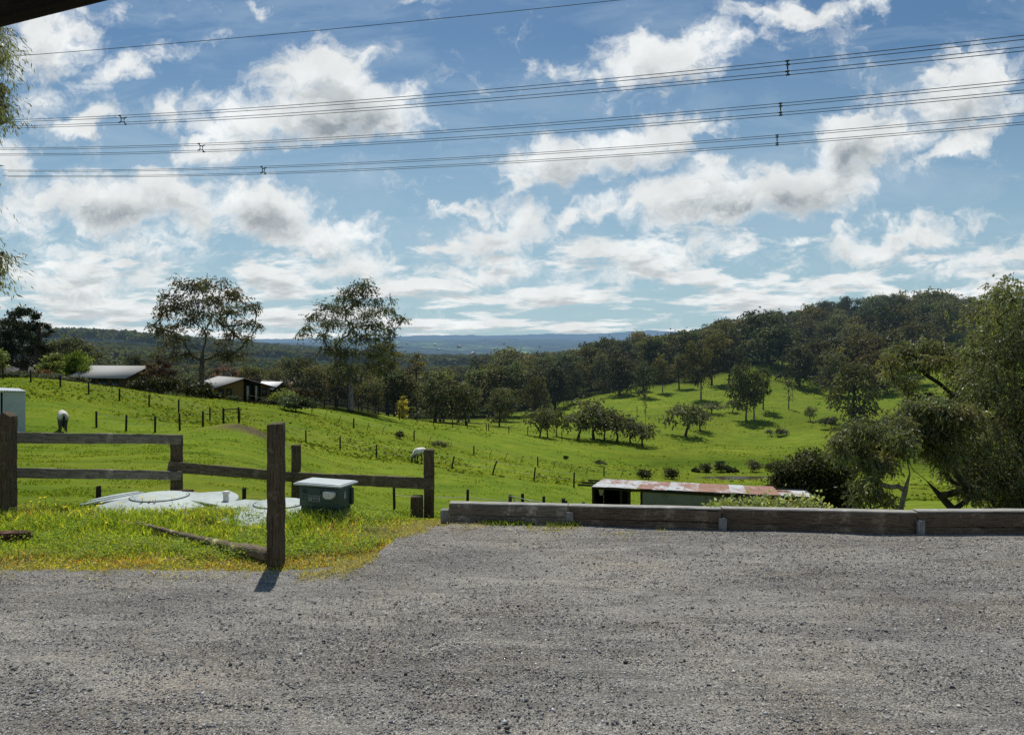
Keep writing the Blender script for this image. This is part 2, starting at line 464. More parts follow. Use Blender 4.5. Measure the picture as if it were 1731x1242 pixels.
M_void = m_paint('dark_interior', (.012, .012, .012), .9, .1)
M_glass = m_paint('window_glass', (.04, .05, .06), .12, .5)
M_trim = m_paint('dark_trim', (.03, .025, .02), .7, .2)
M_pale = m_paint('pale_wall', (.45, .44, .40), .8, .2)
M_blade = m_tint('grass_blade', .6, .2, .5)
M_tuft = m_tint('pasture_tuft', .8, .05, .55)
M_stone = m_tint('gravel_stone', .8, .25)
M_cond = m_paint('aluminium_conductor', (.10, .105, .115), .5, .4, .3)
M_spacer = m_paint('spacer_metal', (.035, .037, .04), .6, .3)
M_water = m_water()
M_bark_dark = m_bark('dark_bark', (.022, .018, .014), (.075, .062, .048), True)
M_bark_pale = m_bark('pale_gum_bark', (.10, .085, .068), (.34, .31, .26), True)
M_bark_grey = m_bark('grey_bark', (.05, .045, .038), (.15, .135, .115), True)
L_gum = m_leaf('olive_gum_leaf', (.135, .136, .058), .38, rnd=.7)
L_gumdark = m_leaf('dark_gum_leaf', (.092, .100, .046), .34, rnd=.7)
L_gumgrey = m_leaf('grey_green_gum_leaf', (.155, .163, .09), .38, rnd=.3)
L_gumbrown = m_leaf('russet_gum_leaf', (.165, .125, .065), .38, rnd=.3)
L_near = m_leaf('near_gum_leaf', (.168, .176, .104), .42, rnd=.2, rough=.42, spec=.38)
L_far = m_leaf('far_forest_leaf', (.105, .112, .054), .32, rnd=0, rough=.8, spec=.05)
L_creek = m_leaf('grey_creek_leaf', (.135, .145, .085), .36, rnd=.25)
L_tall = m_leaf('tall_gum_leaf', (.108, .120, .066), .34, rnd=.05)
L_tallbrown = m_leaf('tall_russet_leaf', (.118, .108, .064), .34, rnd=.05)
L_dark = m_leaf('dark_conifer_leaf', (.034, .045, .022), .2, rnd=.2)
L_shrubdark = m_leaf('dark_shrub_leaf', (.055, .06, .026), .25, rnd=.25, rough=.5, spec=.2)
L_willow = m_leaf('willow_leaf', (.17, .24, .06), .40, rnd=.1)
L_yellow = m_leaf('golden_poplar_leaf', (.44, .38, .09), .4, rnd=.1)
L_pink = m_leaf('pink_blossom_leaf', (.19, .12, .10), .3, rnd=.1)
L_lightgreen = m_leaf('light_green_leaf', (.20, .24, .085), .35, rnd=.1)
L_greyshrub = m_leaf('grey_shrub_leaf', (.11, .12, .075), .25, rnd=.2)
L_round = m_leaf('blue_green_shrub_leaf', (.075, .10, .055), .25, rnd=.1)
L_autumn = m_leaf('brown_twiggy_leaf', (.10, .078, .045), .25, rnd=.3)
L_flower = m_leaf('pale_flowering_leaf', (.34, .37, .17), .35, rnd=.2)

# ------------------------------------------------------------------ setting: ground sheet
def bnd(x):
    xs = [-40, -12, -4.73, -3.61, -2.51, -1.75, -1.45, -1.33, -1.2, -1.0, -.75, .655, 2.36, 4.46, 6.8, 9, 40]
    ys = [7.15, 7.05, 6.9, 6.86, 6.86, 6.94, 7.12, 7.6, 8.3, 8.58, 8.72, 8.56, 8.30, 8.13, 8.07, 8.0, 6]
    return np.interp(x, xs, ys)


def build_terrain():
    rows = np.concatenate([np.linspace(-45, 5, 26), np.arange(5.2, 9.6, .1), np.geomspace(9.65, 24500, 470)])
    us = np.linspace(-1.35, 1.35, 440)
    us = us * (.72 + .28 * np.abs(us) / 1.35)
    Yg, Ug = np.meshgrid(rows, us, indexing='ij')
    X = Ug * np.maximum(Yg, 26); Yv = Yg
    x = X.ravel(); y = Yv.ravel()
    z = ground(x, y) - .12 * np.clip((bnd(x) - y - .15) / .4, 0, 1)
    m, n = len(rows), len(us)
    i = np.arange(m - 1)[:, None] * n; j = np.arange(n - 1)[None]
    q = np.stack([i + j, i + j + 1, i + n + j + 1, i + n + j], -1).reshape(-1, 4)
    px = x / np.maximum(y, 1) * F + CX; py = HZ + (EYE - z) / np.maximum(y, 1) * F
    grass = np.array([.126, .180, .027])
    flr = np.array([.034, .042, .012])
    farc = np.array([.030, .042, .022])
    past = np.array([.105, .16, .035])
    n1 = fbm(x / 60, y / 60, 21); n2 = fbm(x / 18, y / 18, 4)
    n4 = fbm(x / 34, y / 22, 31, 4); n5 = fbm(x / 5, y / 3, 36, 3)
    col = grass * (.62 + .35 * n2 + .45 * n4 + .12 * n5)[:, None] * np.stack([1.04 + 0 * n1, 1.0 + 0 * n1, 1.0 + 0 * n1], 1)
    lush = np.clip((n4 - .55) * 5, 0, 1)[:, None]
    col = col * (1 - .35 * lush) + np.array([.075, .135, .016]) * .35 * lush
    # dry stalky strip and a cloud shadow painted dark into the grass
    yel = np.clip((fbm(x / 7, y / 3, 77) - .45) * 3, 0, 1)[:, None]
    col = col * (1 - .3 * yel) + np.array([.175, .19, .035]) * .3 * yel
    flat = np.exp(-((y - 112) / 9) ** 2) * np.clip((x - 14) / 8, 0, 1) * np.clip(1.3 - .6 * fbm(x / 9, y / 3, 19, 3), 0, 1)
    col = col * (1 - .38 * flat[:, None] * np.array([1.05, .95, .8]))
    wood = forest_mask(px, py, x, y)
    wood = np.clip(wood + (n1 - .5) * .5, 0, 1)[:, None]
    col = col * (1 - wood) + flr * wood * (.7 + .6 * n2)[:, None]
    f = np.clip((y - 420) / 300, 0, 1)[:, None]
    col = col * (1 - f) + farc * f * (.6 + .9 * fbm(x / 70, y / 70, 8))[:, None]
    # open paddocks on the far ranges
    pf = (fbm(x / 700, y / 700, 33) > .57) & (y > 2600) & (fbm(x / 150, y / 260, 12, 2) > .42)
    pf2 = (y > 3600) & (y < 6000) & (px > 560) & (px < 760) & (fbm(x / 130, y / 200, 13, 2) > .45)
    w = ((pf | pf2).astype(float) * .75)[:, None]
    col = col * (1 - w) + past * w
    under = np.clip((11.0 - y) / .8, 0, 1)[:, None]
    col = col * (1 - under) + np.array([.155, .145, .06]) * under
    # bare earth patch by the small gate
    d = np.exp(-(((x + 16.9) / 2.1) ** 2 + ((y - 48.3) / 1.1) ** 2)) * (.5 + fbm(x / .8, y / .8, 4))
    d = np.clip(d * 1.4, 0, 1)[:, None]
    col = col * (1 - d) + np.array([.12, .095, .07]) * d
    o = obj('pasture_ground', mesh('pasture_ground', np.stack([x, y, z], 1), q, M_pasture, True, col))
    tag(o, 'bright green pasture rolling down to a creek and up the far hillside', None, None, 'structure')


SKX = [-200, 455, 560, 640, 700, 800, 866, 950, 1000, 1030, 1100, 1150, 1250, 1330, 1400, 1450, 1600, 1700, 1900]
SKY_ = [560, 606, 622, 624, 622, 618, 606, 599, 592, 576, 569, 560, 542, 527, 512, 500, 499, 515, 515]
def cap(px, Y, z, h):
    """keep a tree's top under the wood's skyline"""
    top = np.interp(px, SKX, SKY_)
    return np.minimum(h, EYE - (top - HZ) / F * Y - z)


FORX = [-200, 500, 600, 700, 800, 860, 950, 1050, 1120, 1200, 1290, 1350, 1400, 1480, 1530, 1570, 1640, 1900]
FORY = [640, 690, 690, 712, 712, 704, 682, 662, 652, 640, 618, 612, 640, 640, 610, 592, 588, 588]
def forest_mask(px, py, x, y):
    line = np.interp(px, FORX, FORY)
    m = np.clip((line - py) / 8 + .3, 0, 1) * (y > 135)
    m = np.where((px < 640) & (y > 112), 1.0, m)
    return m


build_terrain()


def build_yard():
    xs = np.arange(-16, 14, .06); ys = np.concatenate([np.arange(-14, 2, .25), np.arange(2, 9.6, .05)])
    Yg, Xg = np.meshgrid(ys, xs, indexing='ij'); x = Xg.ravel(); y = Yg.ravel()
    sd = bnd(x) - y + (fbm(x / .35, y / .35, 40, 4) - .5) * .42 + (fbm(x / .09, y / .09, 44, 2) - .5) * .1
    wall = x > -.75
    sd = np.where(wall, bnd(x) - y + .13 + (fbm(x / .3, y / .3, 40, 3) - .5) * .1, sd)
    z = np.clip(sd * .14, -.35, .012)
    hi = (y > 8.0) & ~wall; z[hi] += ground(x[hi], y[hi], False)
    z += np.clip(sd, 0, 1) * ((fbm(x / 1.6, y / .8, 50, 3) - .5) * .07 + (fbm(x / .35, y / .22, 51, 3) - .5) * .035)
    z += np.exp(-((y - bnd(x) + .1) / .22) ** 2) * wall * .03 * fbm(x / .8, y * 0, 60, 2)
    m, n = len(ys), len(xs)
    i = np.arange(m - 1)[:, None] * n; j = np.arange(n - 1)[None]
    q = np.stack([i + j, i + j + 1, i + n + j + 1, i + n + j], -1).reshape(-1, 4)
    o = obj('gravel_yard', mesh('gravel_yard', np.stack([x, y, z], 1), q, M_gravel, True))
    tag(o, 'grey crushed rock yard filling the front of the view', None, None, 'structure')
    return xs, ys, z.reshape(m, n)


YX, YY, YZ = build_yard()
def yz(x, y):
    i = np.clip(np.searchsorted(YY, y), 0, len(YY) - 1); j = np.clip(np.searchsorted(YX, x), 0, len(YX) - 1)
    return np.maximum(YZ[i, j], 0)


def stones(name, x, y, size, tint, label, seed=0, flat=.7):
    r = np.random.default_rng(seed); n = len(x)
    base = np.array([[1, 0, 0], [0, 1, 0], [-1, 0, 0], [0, -1, 0], [0, 0, 1], [0, 0, -1.]])
    V = base[None] * (1 + r.uniform(-.35, .35, (n, 6, 1))) * size[:, None, None] * np.stack([r.uniform(.7, 1.2, n), r.uniform(.7, 1.2, n), r.uniform(.45, .9, n) * flat * 1.2], 1)[:, None]
    th = r.uniform(0, 6.28, n); tl = r.uniform(-.5, .5, n)
    c, s = np.cos(th)[:, None], np.sin(th)[:, None]
    zz = V[:, :, 2] + V[:, :, 0] * tl[:, None]
    V = np.stack([V[:, :, 0] * c - V[:, :, 1] * s, V[:, :, 0] * s + V[:, :, 1] * c, zz], 2)
    V += np.stack([x, y, yz(x, y) + size * .25], 1)[:, None]
    Fb = np.array([[0, 1, 4], [1, 2, 4], [2, 3, 4], [3, 0, 4], [1, 0, 5], [2, 1, 5], [3, 2, 5], [0, 3, 5]])
    Fa = (np.arange(n)[:, None, None] * 6 + Fb[None]).reshape(-1, 3)
    o = obj(name, mesh(name, V.reshape(-1, 3), Fa, M_stone, False, np.repeat(tint, 6, 0)))
    return tag(o, label, 'gravel', None, 'stuff')


def build_stones():
    r = np.random.default_rng(3)
    n = 190000
    y = 2.6 + 6.2 * r.random(n) ** 1.25; x = r.uniform(-.74, .74, n) * y
    k = (bnd(x) - y > r.exponential(.05, n)) & (r.random(n) < .45 + 1.2 * np.clip(fbm(x / 1.7, y / .6, 61, 4) - .33, 0, 1)); x, y = x[k], y[k]
    n = len(x)
    size = np.clip(r.lognormal(math.log(.0046), .42, n), .0025, .018)
    g = r.choice([.07, .15, .20, .26, .33, .44, .62], n, p=[.06, .16, .24, .24, .16, .09, .05]) * r.uniform(.8, 1.2, n)
    warm = r.uniform(-.04, .09, n)
    tint = np.stack([g * (1 + warm), g, g * (1 - warm)], 1)
    stones('loose_gravel', x, y, size, tint, 'loose crushed rock chips lying over the grey yard', 1)
    # a few bigger dark lumps, each a thing of its own
    spots = [(632, 1146), (686, 1145), (750, 1150), (808, 1155), (856, 1233), (830, 1160), (624, 1071), (548, 1085), (480, 1143), (976, 1032), (1058, 1122)]
    base = stones('loose_rock', np.array([0.0]), np.array([3.0]), np.array([.022]), np.array([[.025, .024, .024]]), 'x', 5, .9)
    me = base.data; bpy.data.objects.remove(base)
    me.transform(Matrix.Translation((0, -3.0, -float(yz(np.array([0.]), np.array([3.]))[0]))))
    for i, (px, py) in enumerate(spots):
        Y = EYE * F / (py - HZ); x = (px - CX) / F * Y
        o = obj('loose_rock', me, None, Matrix.Translation((x, Y, float(yz(np.array([x]), np.array([Y]))[0]) + .004)) @ Matrix.Rotation(i * 1.3, 4, 'Z') @ Matrix.Scale((.55, .8, .5, .75, 1.1, .6)[i % 6], 4))
        tag(o, 'dark fist sized rock lying loose on the grey gravel', 'rock', 'dark rocks lying on the gravel')


build_stones()


# ------------------------------------------------------------------ grass
def blades(name, x, y, z, h, w, tint, mat, label, seed, lean=.6, cat='grass'):
    r = np.random.default_rng(seed); n = len(x)
    th = r.uniform(0, 6.28, n); la = r.uniform(0, 6.28, n); ln = r.uniform(.1, 1, n) * lean * h
    a = np.stack([np.cos(th), np.sin(th), np.zeros(n)], 1) * (w / 2)[:, None]
    l = np.stack([np.cos(la), np.sin(la), np.zeros(n)], 1)
    b = np.stack([x, y, z - .01], 1)
    up = np.array([0, 0, 1.])
    m = b + l * (ln * .35)[:, None] + up * (h * .6)[:, None]
    tip = b + l * ln[:, None] + up * (h * r.uniform(.8, 1, n))[:, None]
    V = np.stack([b - a, b + a, m + a * .8, m - a * .8, tip], 1).reshape(-1, 3)
    k = np.arange(n)[:, None] * 5
    q = k + np.array([[0, 1, 2, 3]]); t = k + np.array([[3, 2, 4]])
    o = obj(name, mesh(name, V, [q, t], mat, False, np.repeat(tint, 5, 0)))
    return tag(o, label, cat, None, 'stuff')


def near_grass():
    r = np.random.default_rng(8)
    n = 230000
    x = r.uniform(-8.5, -.5, n); y = r.uniform(6.5, 10.6, n)
    sd = y - bnd(x) + (fbm(x / .35, y / .35, 40, 4) - .5) * .42
    dens = np.clip(sd / .2 + .5, 0, 1) * (.35 * np.clip(1 - sd / .6, 0, 1) + .10 + 1.15 * np.clip(fbm(x / .3, y / .3, 70, 4) - .18, 0, 1))
    k = (r.random(n) < dens) & (sd > -.16) & (x / y > -.80)
    x, y, sd = x[k], y[k], sd[k]; n = len(x)
    z = ground(x, y, False)
    lush = fbm(x / .5, y / .4, 71, 3); patch = fbm(x / .9, y / .7, 75, 3)
    edge = np.clip(1 - sd / .75, 0, 1)
    right = np.clip((x + 2.45) / .7, 0, 1) * np.clip(2.3 - (y - 7.0), 0, 1)
    dry = np.clip(edge * 1.4 + right * .85 + (patch - .45) * 1.6, 0, 1)
    tall = np.exp(-((y - 8.75) / .5) ** 2) * ((x < -1.9))
    h = (.022 + .075 * lush * np.clip(sd * 1.1, .12, 1)) * r.uniform(.5, 1.5, n) + tall * .13 * r.random(n) * (lush > .45)
    h = np.where(dry > .6, h * .8 + .008, h)
    h = h * np.where((x > -1.7) & (y > 8.0), .5, 1.0)
    w = r.uniform(.004, .013, n) * (1 + (r.random(n) < .25) * 1.2)
    ga = np.array([.29, .39, .045]); gb = np.array([.48, .51, .09]); gc = np.array([.17, .25, .04]); gy = np.array([.52, .48, .085]); go = np.array([.50, .31, .10]); gs = np.array([.52, .46, .29])
    u = r.random(n)[:, None]
    col = np.where(u < .5, ga, np.where(u < .8, gb, gc)) * r.uniform(.75, 1.25, n)[:, None]
    orange = (fbm(x / .4, y / .3, 80, 3) > .47)[:, None]
    dc = np.where(u < .25, gs, np.where(orange & (u < .7), go, gy)) * r.uniform(.7, 1.2, n)[:, None]
    isd = (r.random(n) < dry * .85)[:, None]
    col = np.where(isd, dc, col)
    blades('bank_grass', x, y, z, h, w, col, M_blade, 'weedy green and yellowing grass on the bank beside the gravel', 1, .9)
    # broad leaved weeds as low rosettes
    m = 8000
    cx = r.uniform(-7.5, -1.3, m); cy = r.uniform(6.7, 9.6, m)
    k = (cy - bnd(cx) > .30) & (fbm(cx / .45, cy / .45, 90, 3) > .5); cx, cy = cx[k], cy[k]; m = len(cx)
    nl = 9
    X = np.repeat(cx, nl) + r.normal(0, .04, m * nl); Yq = np.repeat(cy, nl) + r.normal(0, .04, m * nl)
    zz = ground(X, Yq, False) + np.repeat(r.uniform(.03, .13, m), nl) * r.uniform(.4, 1.1, m * nl)
    leafq('weed_leaves', np.stack([X, Yq, zz], 1), .021, .018, np.repeat(np.where(r.random(m)[:, None] < .65, np.array([[.21, .32, .035]]), np.array([[.33, .39, .06]])), nl, 0) * r.uniform(.7, 1.3, m * nl)[:, None], M_blade, 'low clover like weeds spreading through the bank grass', 2)
    # dead straw on the gravel edge and at the wall foot
    m = 8600
    X = np.concatenate([r.uniform(-1.9, -.9, m // 2), r.uniform(-.8, 1.7, m // 4), r.uniform(-6, -1.5, m // 4)])
    Yq = bnd(X) + r.normal(.0, .17, len(X)) - .07
    col = np.where(r.random(len(X))[:, None] < .5, gs, gy * .8) * r.uniform(.6, 1.2, len(X))[:, None]
    keep = fbm(X / .3, Yq / .3, 95, 3) > .47
    X, Yq, col = X[keep], Yq[keep], col[keep]
    blades('straw_litter', X, Yq, yz(X, Yq) + .006, r.uniform(.015, .05, len(X)), r.uniform(.003, .008, len(X)), col, M_blade, 'dead straw and dry grass along the edge of the gravel', 3, 2.2)
    m = 700
    X = r.uniform(-.35, .75, m); Yq = bnd(X) - .02 - np.abs(r.normal(0, .07, m))
    keep = fbm(X / .2, Yq / .2, 96, 3) > .45; X, Yq = X[keep], Yq[keep]
    blades('wall_foot_grass', X, Yq, yz(X, Yq), r.uniform(.03, .09, len(X)), r.uniform(.005, .012, len(X)), np.array([[.2, .26, .05]]) * r.uniform(.6, 1.3, (len(X), 1)), M_blade, 'green weeds sprouting at the foot of the timber wall', 4, .9)


def leafq(name, c, L, W, tint, mat, label, seed):
    r = np.random.default_rng(seed); n = len(c)
    a = r.normal(size=(n, 3)) * np.array([1, 1, .45]); a /= np.linalg.norm(a, axis=1)[:, None]
    b = np.cross(a, np.array([0, 0, 1.]) + r.normal(0, .35, (n, 3))); b /= np.linalg.norm(b, axis=1)[:, None]
    L = L * r.uniform(.6, 1.3, n)[:, None]; W = W * r.uniform(.6, 1.3, n)[:, None]
    V = np.stack([c - a * L / 2, c + b * W / 2, c + a * L / 2, c - b * W / 2], 1).reshape(-1, 3)
    q = np.arange(n * 4).reshape(-1, 4)
    o = obj(name, mesh(name, V, q, mat, False, np.repeat(tint, 4, 0)))
    return tag(o, label, 'weeds', None, 'stuff')


near_grass()


def paddock_tufts():
    r = np.random.default_rng(18)
    n = 260000
    y = np.exp(r.uniform(math.log(10.6), math.log(95), n)); x = r.uniform(-.74, .45, n) * y
    cl = fbm(x / 1.1, y / 1.1, 100, 3); k = r.random(n) < np.clip((cl - .42) * 2.6, .03, .8)
    x, y, cl = x[k], y[k], cl[k]; n = len(x)
    z = ground(x, y)
    h = (.02 + .05 * r.random(n) * (cl > .5)) * (.6 + np.clip(y / 45, 0, 1.6))
    w = .012 + .0009 * y * r.uniform(.6, 1.3, n)
    col = np.where(r.random(n)[:, None] < .6, np.array([[.155, .215, .022]]), np.array([[.185, .235, .028]])) * r.uniform(.8, 1.15, n)[:, None]
    dk = (r.random(n) < .02)[:, None]
    col = np.where(dk, np.array([[.07, .075, .02]]), col)
    blades('paddock_grass', x, y, z, h, w, col, M_tuft, 'short bright grass growing over the near paddock', 6, 1.6)


paddock_tufts()


def tussocks():
    r = np.random.default_rng(28)
    n = 52000
    y = np.exp(r.uniform(math.log(58), math.log(235), n)); x = r.uniform(-.72, .72, n) * y
    z = ground(x, y); px = x / y * F + CX; py = HZ + (EYE - z) / y * F
    cl = fbm(x / 7, y / 7, 140, 4)
    k = (forest_mask(px, py, x, y) < .5) & (r.random(n) < np.clip((cl - .42) * 4, .02, 1)) & ~(((x - DAM[0]) / DAM[2]) ** 2 + ((y - DAM[1]) / DAM[3]) ** 2 < 1.6)
    x, y, z = x[k], y[k], z[k]; n = len(x)
    col = np.where(r.random(n)[:, None] < .55, np.array([[.12, .165, .02]]), np.array([[.19, .21, .045]])) * r.uniform(.75, 1.2, n)[:, None]
    blades('pasture_tussocks', x, y, z, r.uniform(.06, .22, n), r.uniform(.12, .40, n), col, M_tuft, 'rough grass tussocks speckling the far paddocks', 29, 1.4)


tussocks()


# ------------------------------------------------------------------ trees
def grow(r, trunk, clusters, rb, tip, leaf_n, LL, LW, twigs=5, droop=.35, flat=.75, tint_lo=.65, tint_hi=1.3, sides=6, sub=6, curve=.15, gap=.25, wexp=2.2, strand=0.0, per=8):
    """trunk: list of points from the base up; clusters: (x, y, z, r). Returns trunk builder, crown (V, F, tint)."""
    pos = [np.array(p, float) for p in trunk]; par = [-1] + list(range(len(trunk) - 1))
    chains = [list(range(len(trunk)))]
    kids = {}
    order = sorted(clusters, key=lambda c: c[2] + .35 * math.hypot(c[0] - trunk[-1][0], c[1] - trunk[-1][1]))
    for c in order:
        cp = np.array(c[:3], float)
        A = np.array(pos)
        d = np.linalg.norm(A - cp, axis=1)
        pen = np.maximum(0, A[:, 2] - cp[2] + .25 * d) * 1.8
        hpen = np.where(A[:, 2] < trunk[0][2] + .16 * (trunk[-1][2] - trunk[0][2]), 3.0, 0) * d.mean()
        i = int(np.argmin(d + pen + hpen))
        p0 = pos[i]; L = d[i]
        k = max(3, int(L / max(.5, c[3] * .7)) + 1)
        ch = [i]
        for s in np.linspace(0, 1, k + 1)[1:]:
            q = p0 * (1 - s) + cp * s
            q = q + np.array([0, 0, -1.]) * L * curve * math.sin(math.pi * s) * .35 + r.normal(0, .035 * L, 3) * (s < .99)
            pos.append(q); par.append(ch[-1]); ch.append(len(pos) - 1)
        chains.append(ch)
        for _ in range(twigs):
            v = r.normal(size=3); v /= np.linalg.norm(v); v[2] = v[2] * .6 + .1
            e = cp + v * c[3] * r.uniform(.55, .95)
            mid = (cp + e) / 2 + r.normal(0, .08 * c[3], 3)
            b = len(pos); pos += [mid, e]; par += [ch[-1], b]; chains.append([ch[-1], b, b + 1])
    n = len(pos); acc = np.zeros(n); cnt = np.zeros(n, int)
    for p in par:
        if p >= 0: cnt[p] += 1
    for i in range(n - 1, -1, -1):
        if cnt[i] == 0: acc[i] += tip ** 2.2
        if par[i] >= 0: acc[par[i]] += acc[i]
    rad = acc ** (1 / 2.2)
    rad *= np.where(rad > tip * 1.2, rb / max(rad[0], 1e-6), 1) ** np.clip(np.log(rad / tip) / math.log(max(rad[0] / tip, 1.01)), 0, 1)
    zt = np.array(pos)
    mb = MB()
    for ci, ch in enumerate(chains):
        pts = zt[ch]; rr = rad[ch].copy()
        if ci == 0:
            rr[0] *= 1.35
            if len(rr) > 2: rr = np.maximum.accumulate(rr[::-1])[::-1]
        else:
            rr[0] = min(rr[0], rr[1] * 1.25)
        mb.tube(pts, rr, sides if rr.max() > tip * 3 else 4, False)
    # leaves
    w = np.array([c[3] ** wexp for c in clusters]); w = w / w.sum()
    Cs = []; Ts = []; Ds = []
    for c, wi in zip(clusters, w):
        m = max(6, int(leaf_n * wi))
        sc = r.normal(size=(sub, 3)); sc /= np.linalg.norm(sc, axis=1)[:, None]
        sc = sc * r.uniform(.25, .95, (sub, 1)) * np.array([1, 1, flat])
        sc[:, 2] = np.abs(sc[:, 2]) * .8 - .15
        ss = r.uniform(.3, .6, sub) * (1 - gap * r.random(sub))
        if strand:
            ns = max(3, m // per); m = ns * per
            ks = r.integers(0, sub, ns)
            q0 = (sc[ks] + r.normal(size=(ns, 3)) * ss[ks][:, None] * np.array([1, 1, .7])) * c[3]
            out = q0 / (np.linalg.norm(q0, axis=1)[:, None] + 1e-6)
            d = out * .6 + np.array([0, 0, -.55]) + r.normal(0, .45, (ns, 3)); d /= np.linalg.norm(d, axis=1)[:, None]
            tt = r.random((ns, per)); ln = strand * r.uniform(.4, 1.3, ns)
            pts = q0[:, None] + d[:, None] * (tt * ln[:, None])[..., None] + np.array([0, 0, -1.]) * ((tt ** 2) * ln[:, None] * .25)[..., None] + r.normal(0, .05 * strand, (ns, per, 3))
            Cs.append(np.array(c[:3]) + pts.reshape(-1, 3)); k = np.repeat(ks, per)
            Ds.append(np.repeat(d, per, 0))
        else:
            k = r.integers(0, sub, m)
            q = sc[k] + r.normal(size=(m, 3)) * ss[k][:, None] * np.array([1, 1, .7])
            Cs.append(np.array(c[:3]) + q * c[3]); Ds.append(np.zeros((m, 3)))
        g = r.uniform(.68, 1.28) * r.uniform(.75, 1.25, sub)[k] * r.uniform(tint_lo, tint_hi, m)
        hue = r.normal(0, .06, m) + r.normal(0, .05)
        Ts.append(np.stack([g * (1 + hue), g, g * (1 - .6 * np.abs(hue))], 1))
    c = np.concatenate(Cs); t = np.concatenate(Ts); m = len(c)
    a = r.normal(size=(m, 3)); a /= np.linalg.norm(a, axis=1)[:, None]; a[:, 2] -= droop; a += np.concatenate(Ds) * 1.3
    a /= np.linalg.norm(a, axis=1)[:, None]
    b = np.cross(a, r.normal(size=(m, 3))); b /= np.linalg.norm(b, axis=1)[:, None] + 1e-9
    l = (LL * r.uniform(.6, 1.35, m))[:, None] / 2; ww = (LW * r.uniform(.6, 1.35, m))[:, None] / 2
    V = np.stack([c - a * l, c + b * ww, c + a * l, c - b * ww], 1).reshape(-1, 3)
    return mb, (V, np.arange(m * 4).reshape(-1, 4), np.repeat(t, 4, 0))


def tree(name, label, cat, loc, trunk, clusters, rb, tip, leaf_n, LL, LW, bark, leaf, group=None, seed=0, **kw):
    """trunk and clusters relative to the tree's own base"""
    r = np.random.default_rng(seed)
    mb, (V, Fq, T) = grow(r, trunk, clusters, rb, tip, leaf_n, LL, LW, **kw)
    root = thing(name, label, cat, loc, 0, group)
    M = Matrix.Translation(Vector([float(q) for q in loc]))
    obj('trunk', mb.mesh('trunk', bark, True), root, M)
    obj('crown', mesh('crown', V, Fq, leaf, False, T), root, M)
    return root


def pxtree(name, label, cat, base_px, Y, trunk, cl, rb, tip, leaf_n, LL, LW, bark, leaf, depth=1.0, seed=0, dz=0, group=None, aug=0, **kw):
    """trunk points [(px, py, dY)] and clusters [(px, py, radius in photo px, dY)] measured off the photograph at depth Y, turned into metres"""
    b = G(base_px, Y); b[2] += dz
    r = np.random.default_rng(seed + 99)
    tr = [np.array([0, 0, -.2])] + [P(px, py, Y + d) - b for px, py, d in trunk]
    cs = []
    for _ in range(aug):
        cl = list(cl) + [(c[0] + r.normal(0, .75) * c[2], c[1] + r.normal(0, .55) * c[2], c[2] * r.uniform(.55, .9)) for c in cl]
    for c in cl:
        px, py, rp = c[:3]
        d = c[3] if len(c) > 3 else r.uniform(-1, 1) * depth
        cs.append(tuple(P(px, py, Y + d) - b) + (rp / F * Y,))
    return tree(name, label, cat, b, tr, cs, rb, tip, leaf_n, LL, LW, bark, leaf, group, seed, **kw)


def rand_clusters(r, H, base, spread, n, rc, shape='dome'):
    out = []
    for i in range(n):
        a = i * 2.399 + r.uniform(-.5, .5)
        t = (i + .5) / n
        if shape == 'dome':
            z = base + (H - base - rc * .5) * (t ** .75); rad = spread * math.sqrt(max(.05, 1 - ((z - base) / (H - base)) ** 2.0)) * r.uniform(.55, 1.0)
            if i % 4 == 0: rad *= .35
        elif shape == 'flat':
            z = base + (H - base) * (.45 + .55 * r.random()); rad = spread * r.uniform(.2, 1.0)
        else:
            z = base + (H - base) * r.random(); rad = spread * r.uniform(.0, 1.0)
        out.append((rad * math.cos(a), rad * math.sin(a), z + r.uniform(-.4, .4), rc * r.uniform(.75, 1.25)))
    return out


